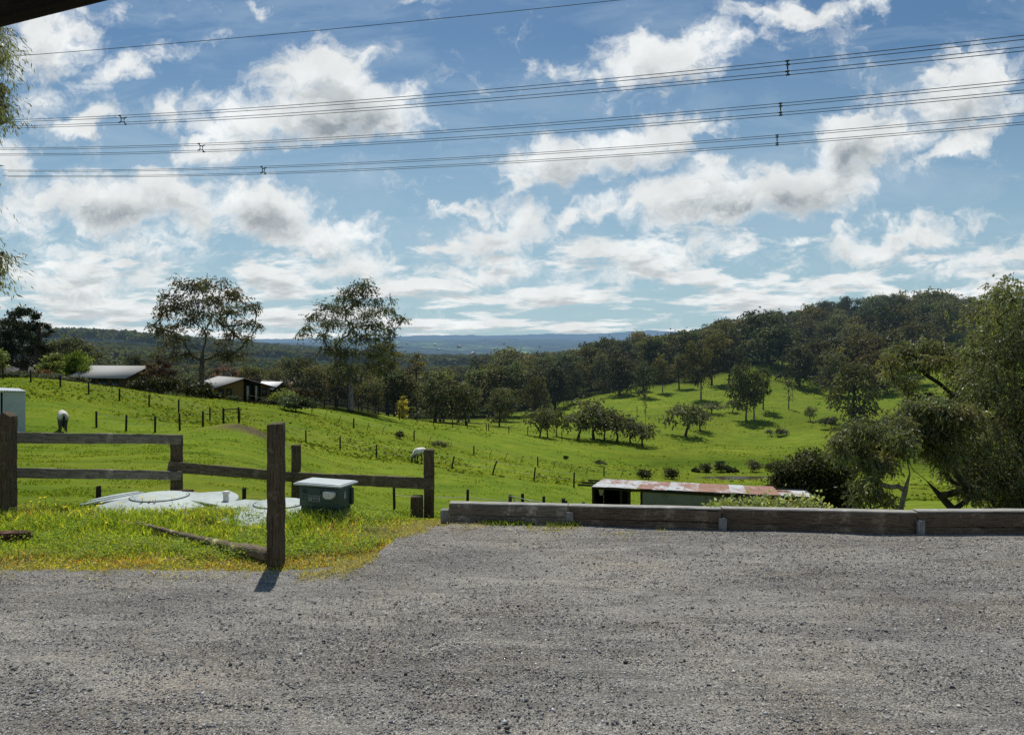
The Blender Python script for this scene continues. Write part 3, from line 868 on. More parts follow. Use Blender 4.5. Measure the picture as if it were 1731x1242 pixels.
def build_protos():
    """one tree of each kind; every other woodland tree is a copy of one of these"""
    ps = {}
    for k in range(5):                       # woodland gums about 12 m tall
        r = np.random.default_rng(40 + k)
        H = 12.0; lean = r.uniform(-1, 1, 2)
        tr = [(0, 0, -.4), (lean[0] * .1, lean[1] * .1, 2), (lean[0] * .5, lean[1] * .4, 4.2), (lean[0] * .8, lean[1] * .8, 6.2), (lean[0], lean[1], 8.0)]
        cl = rand_clusters(r, H, 3.0 + r.uniform(-.5, 1.2), 3.9, 20, 1.5)
        off = r.uniform(-1.3, 1.3, 2); cl = [(c[0] * r.uniform(.8, 1.2) + off[0] * (c[2] / 9), c[1] + off[1] * (c[2] / 9), c[2] + r.normal(0, .6), c[3] * r.uniform(.6, 1.3)) for c in cl]
        ps['gum%d' % k] = (tr, cl, .24, .03, 5600, .50, .26, (M_bark_dark, M_bark_dark, M_bark_pale, M_bark_dark, M_bark_grey)[k], (L_gum, L_gumdark, L_gum, L_gumgrey, L_gumdark)[k], 40 + k)
    for k in range(2):                       # bushy gums, leafy nearly to the ground
        r = np.random.default_rng(50 + k)
        tr = [(0, 0, -.4), (.1, 0, 1.5), (.3, .2, 3.5), (.2, .4, 6.0), (.2, .2, 8.0)]
        cl = rand_clusters(r, 12.0, 1.6, 4.6, 30, 1.8)
        ps['bushy%d' % k] = (tr, cl, .26, .03, 8200, .50, .26, M_bark_dark, (L_gum, L_gumdark)[k], 50 + k)
    for k in range(3):                       # low spreading creek bushes about 6 m tall
        r = np.random.default_rng(60 + k)
        tr = [(0, 0, -.3), (.2, 0, 1.0), (.5 * (k - 1), .1, 2.0), (.8 * (k - 1), 0, 2.8)]
        cl = rand_clusters(r, 6.0, 2.2, 2.4, 12, 1.1)
        ps['creek%d' % k] = (tr, cl, .16, .025, 2200, .38, .2, M_bark_dark, (L_creek, L_creek, L_creek)[k], 60 + k)
    for k in range(2):                       # thin, half bare trees
        r = np.random.default_rng(70 + k)
        tr = [(0, 0, -.3), (.1, 0, 2.0), (.2, .1, 4.5), (.1, 0, 6.5)]
        cl = rand_clusters(r, 9.0, 3.0, 1.9, 12, .8)
        ps['thin%d' % k] = (tr, cl, .16, .03, 420, .4, .18, M_bark_grey, (L_autumn, L_gumgrey)[k], 70 + k)
    return ps


PROTO = build_protos(); FIRST = {}
PH = {'bushy': 12.4, 'gum': 12.4, 'creek': 6.3, 'thin': 9.3}


def put(kind, px, Y, h, label, name='gum_tree', cat='tree', group=None, rz=None, wide=1.0, dz=0):
    b = G(px, Y); b[2] += dz
    h0 = PH[kind.rstrip('0123456789')]
    s = h / h0
    rz = rz if rz is not None else random.uniform(0, 6.28)
    if kind not in FIRST:
        tr, cl, rb, tip, n, LL, LW, bark, leaf, sd = PROTO[kind]
        FIRST[kind] = tree(name, label, cat, (0, 0, 0), tr, cl, rb, tip, n, LL, LW, bark, leaf, None, sd, strand=.8, per=6, twigs=3)
        o = FIRST[kind]
        o.matrix_basis = Matrix.Translation(Vector([float(q) for q in b])) @ Matrix.Rotation(rz, 4, 'Z') @ Matrix.Diagonal((s * wide, s * wide, s, 1))
    else:
        o = dup(FIRST[kind], b, rz, (s * wide, s * wide, s), label, None, name)
    if 'group' in o: del o['group']
    if group: o['group'] = group
    return o


# ---- trees one can tell apart on the slope: (px, foot row, top row, kind, width, label)
SLOPE = [
    (856, 703, 622, 'gum0', .85, 'broad dark gum standing low on the slope left of the clearing'),
    (939, 690, 619, 'bushy1', .8, 'dense dark gum at the left tip of the hillside clearing'),
    (967, 681, 625, 'gum4', .8, 'dark leaning gum just right of the dense gum at the clearing tip'),
    (990, 669, 618, 'gum2', .75, 'slim gum third along the left edge of the clearing'),
    (1020, 662, 600, 'gum3', .7, 'grey green gum fourth along the left edge of the clearing'),
    (1048, 667, 603, 'bushy1', .9, 'wide dark gum casting a deep shadow down the middle of the clearing'),
    (1075, 661, 610, 'gum4', .8, 'dark gum touching the right of the wide shadow casting gum'),
    (1120, 664, 603, 'gum2', .6, 'thin trunked gum alone above the twin bare stems'),
    (1148, 657, 604, 'gum0', .8, 'forked gum on the upper clearing with several pale trunks'),
    (1158, 644, 600, 'gum3', .7, 'upright gum behind the forked gum on the upper clearing'),
    (1185, 675, 585, 'gum2', .6, 'tall slender gum with long bare trunk mid slope'),
    (1203, 652, 570, 'gum0', .75, 'tall dark trunked gum right of the slender mid slope gum'),
    (1261, 710, 619, 'gum4', .6, 'leftmost of the three long trunked gums standing mid hill'),
    (1275, 709, 624, 'gum2', .6, 'middle one of the three long trunked gums standing mid hill'),
    (1290, 693, 627, 'gum0', .55, 'rightmost of the three long trunked gums standing mid hill'),
    (1296, 623, 548, 'gum1', 1.1, 'dark gum at the top left of the upper hill clearing'),
    (1322, 622, 552, 'gum4', .85, 'dark gum beside another at the top of the upper clearing'),
    (1441, 716, 612, 'bushy0', .78, 'big round grey green gum with foliage down to a low grey shrub'),
    (1385, 645, 572, 'bushy0', 1.15, 'bushy gum at the upper right side of the clearing'),
    (1425, 648, 568, 'bushy1', 1.15, 'dark bushy gum directly above the big round gum'),
    (1466, 650, 566, 'bushy0', 1.1, 'dark gum above the shaded patch of grass'),
    (1500, 640, 560, 'bushy1', 1.1, 'dark gum at the right end of the shaded patch'),
    (1232, 652, 585, 'gum1', .85, 'dark gum between the tall dark trunked gum and the three long trunked gums'),
    (1352, 652, 585, 'bushy1', 1.0, 'bushy gum at the upper end of the clearing left of the bushy pair'),
    (1405, 668, 598, 'gum3', .95, 'grey green gum standing just in front of the bushy upper gums'),
    (1478, 668, 592, 'bushy0', .9, 'bushy gum at the left of the shaded grass patch'),
    (1522, 655, 580, 'gum1', 1.0, 'dark gum half hidden by the overhanging branch on the right'),
    (1090, 672, 612, 'gum1', .8, 'dark gum at the middle of the clearing edge above the creek clump'),
    (905, 700, 634, 'bushy0', .7, 'low bushy gum between the broad gum and the dense gum at the clearing tip'),
    (1545, 612, 545, 'bushy0', 1.1, 'gum behind the overhanging branch on the right'),
]
for i, (px, f, tp, kd, w, lab) in enumerate(SLOPE):
    Y = solve_Y(px, f, 140, 320)
    put(kd, px, Y, (f - tp) / F * Y * 1.04, lab, 'gum_tree', 'tree', None, i * 1.7 + .4, w * 1.3)
Yb = solve_Y(1333, 691, 150, 230)
put('thin0', 1333, Yb, 52 / F * Yb, 'small half bare tree alone on the open green slope', 'bare_tree', 'tree', None, .5, .95)
Yb = solve_Y(1090, 722, 130, 200)
put('thin1', 1091, Yb, 66 / F * Yb, 'taller one of two thin bare stems above the creek clump', 'bare_tree', 'tree', None, 1.0, .3)
put('thin0', 1077, Yb + 2, 36 / F * Yb, 'shorter one of two thin bare stems above the creek clump', 'bare_tree', 'tree', None, 2.0, .3)

CREEK = [
    (912, 738, 692, 'creek0', .85, 'small spindly tree at the left end of the creek line'),
    (926, 739, 690, 'creek2', .6, 'slim brownish tree second along the creek line'),
    (941, 737, 693, 'creek1', .6, 'slim tree third along the creek line'),
    (976, 743, 698, 'creek2', 1.0, 'low rounded bush at the left of the main creek clump'),
    (1004, 742, 676, 'creek0', 1.0, 'tallest bush at the middle of the creek clump'),
    (1022, 744, 700, 'creek1', .9, 'dark bush right of the tallest creek bush'),
    (1042, 747, 696, 'creek1', 1.0, 'dark multi stemmed bush near the right of the creek clump'),
    (1066, 750, 708, 'creek0', 1.0, 'grey bush second from the right end of the creek clump'),
    (1086, 754, 714, 'creek2', 1.0, 'low brown bush ending the creek clump on the right'),
    (1158, 738, 683, 'creek2', 1.05, 'leaning spreading bush alone on the green flat'),
    (1184, 728, 688, 'creek0', .9, 'grey bush joined to the right of the leaning bush'),
    (1203, 699, 680, 'creek1', 1.6, 'low bush trailing up slope from the leaning bush'),
    (1238, 697, 676, 'creek2', .9, 'small brown bush left of the three long trunked gums'),
    (1370, 712, 688, 'creek2', .8, 'small sparse shrub right of the half bare tree'),
]
for i, (px, f, tp, kd, w, lab) in enumerate(CREEK):
    Y = solve_Y(px, f, 118, 210)
    put(kd, px, Y, (f - tp) / F * Y * 1.08, lab, 'creek_bush', 'bush', None, i * 2.1, w * 1.3)


def forest():
    r = np.random.default_rng(77)
    kinds = ['gum0', 'gum1', 'gum2', 'gum3', 'gum4']
    n = 0; pts = []
    tries = 0
    while n < 185 and tries < 9000:          # wooded hill on the right
        tries += 1
        Y = r.uniform(165, 372); px = r.uniform(800, 1780)
        x = (px - CX) / F * Y; z = gz(x, Y); py = HZ + (EYE - z) / Y * F
        if py > np.interp(px, FORX, FORY) - 2: continue
        if px < 1000 and Y < 180: continue
        if any((x - a) ** 2 + (Y - b) ** 2 < 27 for a, b in pts): continue
        h = float(cap(px, Y, z, r.uniform(9.5, 15.5))) * r.uniform(.78, 1.22)
        if h < 6: continue
        pts.append((x, Y)); n += 1
        put(kinds[r.integers(5)], px, Y, h, 'dark olive gum among the dense woodland covering the right hand hill', 'gum_tree', 'tree', 'gums of the woodland covering the hill', r.uniform(0, 6.28), r.uniform(1.0, 1.4))
    n = 0; tries = 0
    while n < 105 and tries < 9000:          # wooded valley beyond the paddock
        tries += 1
        Y = math.exp(r.uniform(math.log(138), math.log(400))); px = r.uniform(455, 905)
        x = (px - CX) / F * Y; z = gz(x, Y); py = HZ + (EYE - z) / Y * F
        if px > 850 and Y < 200: continue
        if px < 640 and Y < 150: continue
        if any((x - a) ** 2 + (Y - b) ** 2 < 26 for a, b in pts): continue
        h = r.uniform(8.5, 12.5) * (.85 if Y < 180 else 1)
        h = float(cap(px, Y, z, h)) * r.uniform(.78, 1.15)
        if h < 5: continue
        pts.append((x, Y)); n += 1
        put(kinds[r.integers(5)], px, Y, h, 'olive brown gum in the wooded valley beyond the paddock', 'gum_tree', 'tree', 'gums of the valley behind the paddock', r.uniform(0, 6.28), r.uniform(1.0, 1.4))
    n = 0; tries = 0
    while n < 46 and tries < 5000:          # trees behind the houses on the left
        tries += 1
        Y = r.uniform(150, 330); px = r.uniform(60, 470)
        x = (px - CX) / F * Y
        if any((x - a) ** 2 + (Y - b) ** 2 < 40 for a, b in pts): continue
        top = np.interp(px, [60, 150, 250, 470], [585, 595, 612, 622]) + r.uniform(-6, 14)
        z = gz(x, Y); h = EYE - (top - HZ) / F * Y - z
        if h < 4 or h > 15: continue
        pts.append((x, Y)); n += 1
        put(('thin0', 'gum1', 'gum3', 'creek2', 'gum0')[r.integers(5)], px, Y, h, 'dull brown green tree in the gully behind the farm houses', 'gully_tree', 'tree', 'trees of the gully behind the houses', r.uniform(0, 6.28), r.uniform(1.0, 1.4))


forest()


def far_wood():
    """the distant forest reads as one mass"""
    r = np.random.default_rng(5)
    n = 15000
    Y = np.exp(r.uniform(math.log(330), math.log(2300), n)); x = r.uniform(-.78, .78, n) * Y
    px = x / Y * F + CX
    k = ~((px > 1000) & (Y < 380))
    x, Y = x[k], Y[k]; n = len(x)
    z = ground(x, Y)
    k = fbm(x / 90, Y / 90, 3, 3) > .30
    x, Y, z = x[k], Y[k], z[k]; n = len(x)
    H = r.uniform(8, 15, n); W = r.uniform(3.5, 6.0, n) * np.clip(Y / 700, .8, 1.9)
    H = np.minimum(H, 9 + 4 * fbm(x / 50, Y / 50, 6))
    H = np.where(Y < 520, np.clip(cap(x / Y * F + CX, Y, z, H) * r.uniform(.45, .95, n), 2.5, 15), H)
    nl = 46
    d = r.normal(size=(n, nl, 3)); d /= np.linalg.norm(d, axis=2)[..., None]
    d[..., 2] = np.abs(d[..., 2]) * 1.1 - .25
    rr = r.uniform(.75, 1.1, (n, nl, 1))
    c = d * rr * np.stack([W, W, H * .42], 1)[:, None]
    c[..., 2] += (H * .55)[:, None]
    c += np.stack([x, Y, z], 1)[:, None]
    c = c.reshape(-1, 3); m = len(c)
    S = np.repeat(W, nl) * r.uniform(.22, .5, m)
    a = r.normal(size=(m, 3)); a /= np.linalg.norm(a, axis=1)[:, None]
    b = np.cross(a, r.normal(size=(m, 3))); b /= np.linalg.norm(b, axis=1)[:, None]
    V = np.stack([c - a * S[:, None], c + b * S[:, None] * .8, c + a * S[:, None], c - b * S[:, None] * .8], 1).reshape(-1, 3)
    t = np.repeat(r.uniform(.55, 1.35, n), nl) * r.uniform(.75, 1.25, m)
    warm = np.repeat(r.normal(0, .09, n), nl)
    T = np.stack([t * (1 + warm), t, t * (1 - warm * .5)], 1)
    o = obj('distant_forest', mesh('distant_forest', V, np.arange(m * 4).reshape(-1, 4), L_far, False, np.repeat(T, 4, 0)))
    tag(o, 'blue grey forest spreading over the far valley and ridges', 'forest', None, 'stuff')


far_wood()


def crowns(name, x, Y, H, W, nl, leaf_f, mat, label, seed, lift=.55):
    r = np.random.default_rng(seed); n = len(x); z = ground(x, Y)
    d = r.normal(size=(n, nl, 3)); d /= np.linalg.norm(d, axis=2)[..., None]
    d[..., 2] = np.abs(d[..., 2]) * 1.15 - .35
    lump = 1 + .28 * np.sin(d[..., :1] * 5 + r.uniform(0, 6, (n, 1, 1))) * np.cos(d[..., 1:2] * 6 + r.uniform(0, 6, (n, 1, 1)))
    c = d * r.uniform(.55, 1.05, (n, nl, 1)) * lump * np.stack([W, W, H * .45], 1)[:, None]
    c[..., 2] += (H * lift)[:, None]
    c = (c + np.stack([x, Y, z], 1)[:, None]).reshape(-1, 3); m = len(c)
    S = np.repeat(W, nl) * leaf_f * r.uniform(.6, 1.4, m)
    a = r.normal(size=(m, 3)); a /= np.linalg.norm(a, axis=1)[:, None]
    b = np.cross(a, r.normal(size=(m, 3))); b /= np.linalg.norm(b, axis=1)[:, None]
    V = np.stack([c - a * S[:, None], c + b * S[:, None] * .55, c + a * S[:, None], c - b * S[:, None] * .55], 1).reshape(-1, 3)
    t = np.repeat(r.uniform(.6, 1.3, n), nl) * r.uniform(.7, 1.3, m); wm = np.repeat(r.normal(0, .1, n), nl)
    T = np.stack([t * (1 + wm), t, t * (1 - .5 * wm)], 1)
    o = obj(name, mesh(name, V, np.arange(m * 4).reshape(-1, 4), mat, False, np.repeat(T, 4, 0)))
    return tag(o, label, 'woodland', None, 'stuff')


def understorey():
    r = np.random.default_rng(91)
    n = 5200
    Y = np.exp(r.uniform(math.log(140), math.log(400), n)); x = r.uniform(-.3, .72, n) * Y
    z = ground(x, Y); px = x / Y * F + CX; py = HZ + (EYE - z) / Y * F
    k = (py < np.interp(px, FORX, FORY) - 5) & ((px < 640) | (Y > 165)); x, Y = x[k], Y[k]
    keep = r.permutation(len(x))[:900]; x, Y = x[keep], Y[keep]; n = len(x)
    H = np.clip(cap(x / Y * F + CX, Y, ground(x, Y), r.uniform(4, 10.5, n)) * r.uniform(.55, .9, n), 2, 11); W = r.uniform(1.8, 3.4, n)
    crowns('woodland_understorey', x, Y, H, W, 260, .13, L_far, 'smaller trees and saplings filling the woodland between the tall gums', 92, .5)


understorey()

# ---- the two tall gums on the paddock's far side
Ya = 105
pxtree('gum_tree', 'tall sparse gum with russet wide crown rising behind the farm houses', 'tree', 340, Ya,
       [(341, 650, 0), (341, 628, 0), (342, 608, .2), (343, 592, .3)],
       [(292, 500, 16), (318, 484, 17), (345, 478, 16), (372, 480, 15), (398, 500, 16), (418, 518, 14), (430, 545, 10), (275, 530, 14), (270, 556, 12), (300, 520, 17), (330, 508, 18), (360, 505, 18),
        (388, 525, 17), (410, 548, 14), (395, 565, 14), (300, 552, 14), (325, 540, 15), (365, 540, 15), (310, 575, 12), (285, 580, 11), (380, 580, 12), (418, 575, 10), (345, 558, 12), (300, 600, 13), (275, 605, 12), (385, 603, 14), (412, 598, 12), (320, 598, 11), (365, 600, 11), (262, 545, 8), (437, 522, 7)],
       .34, .018, 26000, .32, .115, M_bark_grey, L_tallbrown, 4.0, 3, aug=1, gap=.3, twigs=4, sub=9, strand=.9)
Yb = 122
pxtree('gum_tree', 'tall leafy gum with pale trunk and pointed crown standing alone at the paddock edge', 'tree', 593, Yb,
       [(593, 670, 0), (593, 650, 0), (593, 632, 0), (595, 614, .3), (598, 598, .4)],
       [(610, 480, 12), (598, 492, 14), (625, 490, 13), (580, 505, 15), (608, 508, 16), (640, 508, 14), (556, 520, 16), (585, 525, 18), (620, 528, 17), (655, 525, 14), (668, 540, 11), (535, 535, 14), (560, 545, 16), (595, 548, 18), (630, 548, 16), (655, 555, 12),
        (520, 552, 11), (515, 565, 8), (545, 565, 12), (575, 575, 16), (605, 572, 17), (635, 572, 13), (660, 562, 7), (583, 598, 17), (612, 596, 16), (565, 592, 11), (640, 592, 14), (655, 605, 12), (600, 622, 14), (582, 632, 13), (625, 618, 13), (645, 622, 11), (575, 612, 11), (684, 537, 5), (610, 640, 10)],
       .42, .02, 27000, .36, .13, M_bark_pale, L_tall, 4.5, 4, aug=1, gap=.5, twigs=4, sub=9, strand=1.1)
pxtree('gum_tree', 'small sparse gum crown poking up right of the tall pale trunked gum', 'tree', 702, 165,
       [(703, 680, 0), (703, 650, 0), (704, 630, 0)],
       [(706, 602, 8), (696, 612, 8), (712, 615, 8), (702, 622, 9), (690, 630, 7), (712, 630, 6)], .2, .04, 900, .5, .25, M_bark_dark, L_gum, 2.0, 5)
pxtree('gum_tree', 'dark gum filling in behind the right side of the tall pale trunked gum', 'tree', 655, 150,
       [(654, 680, 0), (653, 650, 0), (652, 625, 0)],
       [(640, 590, 15), (655, 585, 13), (668, 600, 12), (645, 610, 15), (662, 618, 13), (632, 618, 13), (650, 630, 13), (640, 600, 12)], .3, .04, 3200, .5, .25, M_bark_dark, L_gumdark, 3.0, 15)

# ---- far left: big dark pine, willow and company
pxtree('pine_tree', 'big dark spreading pine at the left edge of the view', 'tree', 38, 112,
       [(38, 630, 0), (38, 605, 0), (36, 580, 0), (34, 560, 0)],
       [(40, 528, 13), (22, 532, 13), (58, 535, 10), (10, 545, 12), (30, 550, 16), (50, 552, 13), (-8, 555, 16), (15, 568, 16), (42, 570, 16), (65, 580, 12), (0, 585, 18), (25, 590, 18), (55, 595, 15), (80, 590, 10), (-20, 590, 18), (75, 605, 10), (10, 610, 14), (45, 612, 13)],
       .5, .06, 9000, .5, .22, M_bark_dark, L_dark, 4.0, 6, gap=.2)
pxtree('pine_tree', 'dark narrow palm like tree with drooping arms beside the big pine', 'tree', 62, 108,
       [(63, 620, 0), (64, 590, 0), (66, 565, 0), (67, 550, 0)],
       [(68, 548, 5), (80, 552, 6), (88, 560, 4), (56, 556, 6), (76, 566, 6), (62, 572, 7), (72, 585, 8)], .4, .08, 1300, .5, .18, M_bark_dark, L_dark, 1.0, 7)
pxtree('willow_tree', 'light green weeping willow beside the pale roofed house', 'tree', 128, 104,
       [(128, 632, 0), (128, 620, 0), (127, 608, 0)],
       [(118, 605, 10), (132, 602, 11), (143, 610, 9), (110, 615, 10), (125, 615, 12), (140, 622, 9), (116, 627, 9), (130, 629, 10), (146, 630, 7), (104, 624, 8)], .3, .04, 5200, .5, .10, M_bark_dark, L_willow, 1.6, 8, droop=1.6, gap=.1)
pxtree('garden_tree', 'yellow green bushy tree left of the weeping willow', 'tree', 88, 100,
       [(88, 632, 0), (87, 620, 0), (87, 612, 0)],
       [(80, 608, 8), (92, 604, 9), (75, 618, 8), (88, 620, 10), (98, 617, 8), (82, 630, 8), (96, 630, 8), (72, 628, 7)], .2, .03, 2600, .36, .2, M_bark_dark, L_lightgreen, 1.6, 9)
pxtree('garden_tree', 'pale yellow green tree cut by the left edge of the view', 'tree', -8, 92,
       [(-8, 630, 0), (-8, 618, 0), (-8, 608, 0)],
       [(-5, 598, 10), (-18, 605, 12), (3, 606, 8), (-8, 615, 12), (2, 620, 8), (-20, 622, 12), (-30, 608, 12)], .2, .03, 2600, .32, .18, M_bark_dark, L_lightgreen, 1.4, 10)
pxtree('rusty_shrub', 'rusty orange brown shrub at the foot of the willow', 'shrub', 76, 96,
       [(77, 640, 0), (77, 634, 0)], [(70, 628, 6), (80, 630, 7), (90, 634, 6), (64, 634, 5), (98, 637, 5)], .06, .02, 900, .3, .15, M_bark_dark, m_leaf('rusty_leaf', (.17, .09, .035), .3), .8, 11)
pxtree('palm_tree', 'dark tree mass with broad crown between pine and the wooded ridge', 'tree', 112, 140,
       [(112, 620, 0), (112, 600, 0), (111, 590, 0)],
       [(95, 585, 13), (115, 578, 13), (132, 580, 12), (148, 590, 12), (105, 595, 13), (125, 598, 13), (145, 605, 11), (160, 602, 10), (85, 598, 12)], .3, .05, 3600, .5, .25, M_bark_dark, L_gumdark, 3.0, 12)
for nm in list(bpy.data.objects):
    if nm.name.startswith('palm_tree'): nm.name = 'gum_tree'
pxtree('blossom_tree', 'reddish pink blossoming tree behind the end of the pale roofed house', 'tree', 268, 99,
       [(268, 650, 0), (267, 635, 0), (266, 625, 0)],
       [(255, 618, 8), (268, 612, 8), (280, 618, 8), (262, 626, 9), (276, 628, 9), (290, 630, 7), (250, 630, 6), (284, 640, 8), (268, 638, 8)], .14, .03, 2300, .30, .17, M_bark_dark, L_pink, 1.4, 13)
pxtree('garden_tree', 'brown twiggy tree behind the brown gabled house', 'tree', 378, 135,
       [(378, 655, 0), (378, 640, 0), (378, 630, 0)],
       [(368, 628, 8), (382, 624, 9), (395, 630, 8), (374, 636, 9), (390, 640, 9), (360, 638, 8)], .15, .04, 1300, .4, .2, M_bark_dark, L_pink, 1.6, 14)


def shrub(name, label, px, Y, w_px, h_px, leaf, n, LL, LW, seed, dz=0, group=None, k=9, cat='shrub', dep=None):
    """rounded low shrub, w_px wide and h_px tall in the photograph"""
    b = G(px, Y); b[2] += dz
    r = np.random.default_rng(seed)
    w = w_px / F * Y / 2; h = h_px / F * Y; dp = dep or w
    cl = []
    for i in range(k):
        a = r.uniform(0, 6.28); t = math.sqrt(r.random()) * .72
        x, y = w * t * math.cos(a), dp * t * math.sin(a)
        z = h * (.32 + .42 * r.random() * (1 - t * t))
        cl.append((x, y, z, max(.24 * w, .30 * h) * r.uniform(.8, 1.2)))
    tr = [(0, 0, -.1), (0, 0, h * .12), (w * .03, 0, h * .25)]
    return tree(name, label, cat, b, tr, cl, max(.02, h * .02), max(.006, h * .004), n, LL, LW, M_bark_dark, leaf, group, seed, gap=.15, flat=.85)


shrub('round_shrub', 'big rounded blue green shrub in front of the bright roofed house', 500, 92, 84, 31, L_round, 4200, .30, .16, 20, 0, None, 16)
shrub('autumn_shrub', 'brownish yellow shrub behind the big rounded shrub', 478, 108, 56, 30, L_lightgreen, 1500, .35, .18, 21)
shrub('autumn_shrub', 'brown twiggy shrub right of the big rounded shrub', 520, 118, 70, 46, L_autumn, 2200, .4, .2, 22)
for i, (px, w, h, lab) in enumerate([(-8, 40, 22, 'grey flowering hedge bush cut by the left edge of the view'), (26, 44, 20, 'grey flowering hedge bush second from the left edge'), (62, 44, 17, 'grey flowering hedge bush in the middle of the hedge'), (98, 44, 15, 'grey flowering hedge bush below the willow'), (132, 40, 14, 'grey flowering hedge bush ending at the pale roofed house')]):
    shrub('hedge_bush', lab, px, 93, w, h, L_greyshrub, 1500, .24, .13, 30 + i, 0, 'grey bushes of the hedge along the crest', 10)
DK = [(236, 40, 26, 'dark hedge bush against the end of the pale roofed house'), (264, 40, 34, 'tall dark hedge bush below the blossom tree'), (292, 42, 33, 'dark hedge bush in the middle of the overgrown screen'), (318, 42, 33, 'dark hedge bush second from the right of the overgrown screen'), (340, 34, 32, 'dark hedge bush next to the brown gabled house'), (362, 22, 16, 'low dark bush at the corner of the brown gabled house')]
for i, (px, w, h, lab) in enumerate(DK):
    shrub('hedge_bush', lab, px, 92, w, h, L_shrubdark, 1700, .26, .15, 50 + i, 0, None, 10)
shrub('low_shrub', 'low green shrub in front of the open bays of the brown house', 394, 92, 26, 12, L_round, 600, .22, .13, 57)
# golden poplar
pxtree('poplar_tree', 'narrow golden yellow poplar at the far edge of the paddock', 'tree', 681, 132,
       [(681, 705, 0), (681, 692, 0), (681, 682, 0)],
       [(681, 672, 4), (678, 679, 5), (684, 680, 5), (678, 688, 5.5), (684, 690, 5.5), (680, 697, 6), (684, 703, 5), (677, 703, 5)], .12, .03, 1500, .3, .16, M_bark_grey, L_yellow, .4, 23, gap=.1)
# small bushes, grey ones low on the hill and a few in the paddock
for i, a in enumerate([
    ('low grey shrub under the big round gum', 1406, 724, 54, 24, L_greyshrub, 1200), ('grey shrub at the right foot of the big round gum', 1455, 724, 50, 22, L_greyshrub, 1000), ('low brown shrub on the open slope below the mid hill gums', 1314, 737, 44, 16, L_greyshrub, 700)]):
    Y = solve_Y(a[1], a[2], 120, 190)
    shrub('low_shrub', a[0], a[1], Y, a[3], a[4], a[5], a[6], .4, .2, 80 + i)
PB = [(677, 742, 14, 16, 'small dark bush beside a fence post in the paddock', L_shrubdark), (745, 758, 50, 14, 'low grey thistle patch above the grazing white horse', L_greyshrub), (1015, 788, 28, 13, 'grey dry bush on the paddock above the old shed', L_greyshrub), (955, 776, 16, 6, 'small dark clod bush mid paddock', L_shrubdark),
      (1098, 812, 0, 0, '', None)]
for i, (px, py, w, h, lab, lf) in enumerate(PB):
    if not lf: continue
    Y = solve_Y(px, py, 55, 125)
    shrub('paddock_bush', lab, px, Y, w, h, lf, 500, .22, .10, 90 + i, 0, None, 7, dep=.6)
# rushes and shrubs round the dam
DM = [(1086, 806, 22, 17, 'dark rush clump left of the dam above the shed roof', L_shrubdark), (1134, 806, 17, 19, 'round dark rush clump above the middle of the shed roof', L_shrubdark), (1193, 800, 18, 15, 'dark rush clump on the left of the dam bank', L_shrubdark), (1218, 800, 11, 20, 'small upright dark bush on the dam bank', L_dark), (1232, 796, 7, 13, 'tiny upright dark bush behind the dam bank', L_dark), (1178, 802, 14, 9, 'low dark tuft at the left tip of the dam', L_shrubdark), (1272, 802, 44, 22, 'wide dark bush on the far bank of the dam', L_greyshrub), (1306, 806, 34, 18, 'dark bush at the right end of the dam bank', L_shrubdark), (1242, 803, 22, 9, 'low dark rush strip in the middle of the dam bank', L_shrubdark)]
for i, (px, py, w, h, lab, lf) in enumerate(DM):
    shrub('rush_clump', lab, px, 101 if i > 1 else 92, w, h * 1.35, lf, 900, .34, .10, 100 + i, -.3, None, 8, dep=1.0)

# dam water
th = np.linspace(0, 2 * math.pi, 64, endpoint=False)
rr = 1 + .08 * np.sin(3 * th) + .05 * np.sin(7 * th + 1)
V = np.stack([DAM[0] + DAM[2] * 1.12 * rr * np.cos(th), DAM[1] + DAM[3] * 1.12 * rr * np.sin(th), np.full(64, DAMZ - .12)], 1)
wo = obj('dam_water', mesh('dam_water', np.concatenate([V, [[DAM[0], DAM[1], DAMZ - .12]]]), np.array([[i, (i + 1) % 64, 64] for i in range(64)]), M_water))
tag(wo, 'brown farm dam water behind the rusty shed', None, None, 'structure')

# ---- big trees on the right, close
def near_tree(name, label, base_px, Y, trunk, cl, rb, n, seed, leaf, bark, cat='tree', LL=.19, LW=.055, dep=2.0, **kw):
    kw.setdefault('droop', .9); kw.setdefault('flat', 1.0); kw.setdefault('aug', 1); kw.setdefault('gap', .2); kw.setdefault('strand', .42)
    return pxtree(name, label, cat, base_px, Y, trunk, cl, rb, .016, n, LL, LW, bark, leaf, dep, seed, sub=12, twigs=4, **kw)


near_tree('gum_tree', 'tallest gum filling the right edge of the view with dense drooping foliage', 1735, 37,
          [(1733, 820, 0), (1728, 760, .2), (1722, 700, .3), (1716, 640, .2), (1712, 590, 0)],
          [(1712, 505, 34), (1742, 520, 40), (1688, 545, 38), (1725, 560, 44), (1668, 590, 34), (1705, 600, 44), (1750, 600, 50), (1680, 640, 42), (1720, 655, 48), (1655, 660, 34), (1690, 700, 46), (1735, 710, 50), (1648, 715, 36), (1665, 755, 42), (1710, 765, 48), (1755, 760, 50), (1690, 810, 40), (1728, 820, 46), (1770, 820, 50), (1785, 680, 60), (1800, 580, 60), (1700, 840, 34), (1745, 850, 36), (1640, 762, 26), (1625, 800, 20), (1660, 800, 30), (1640, 838, 22), (1648, 600, 20), (1655, 565, 18), (1645, 640, 24)],
          .30, 108000, 201, L_near, M_bark_dark, dep=2.6)
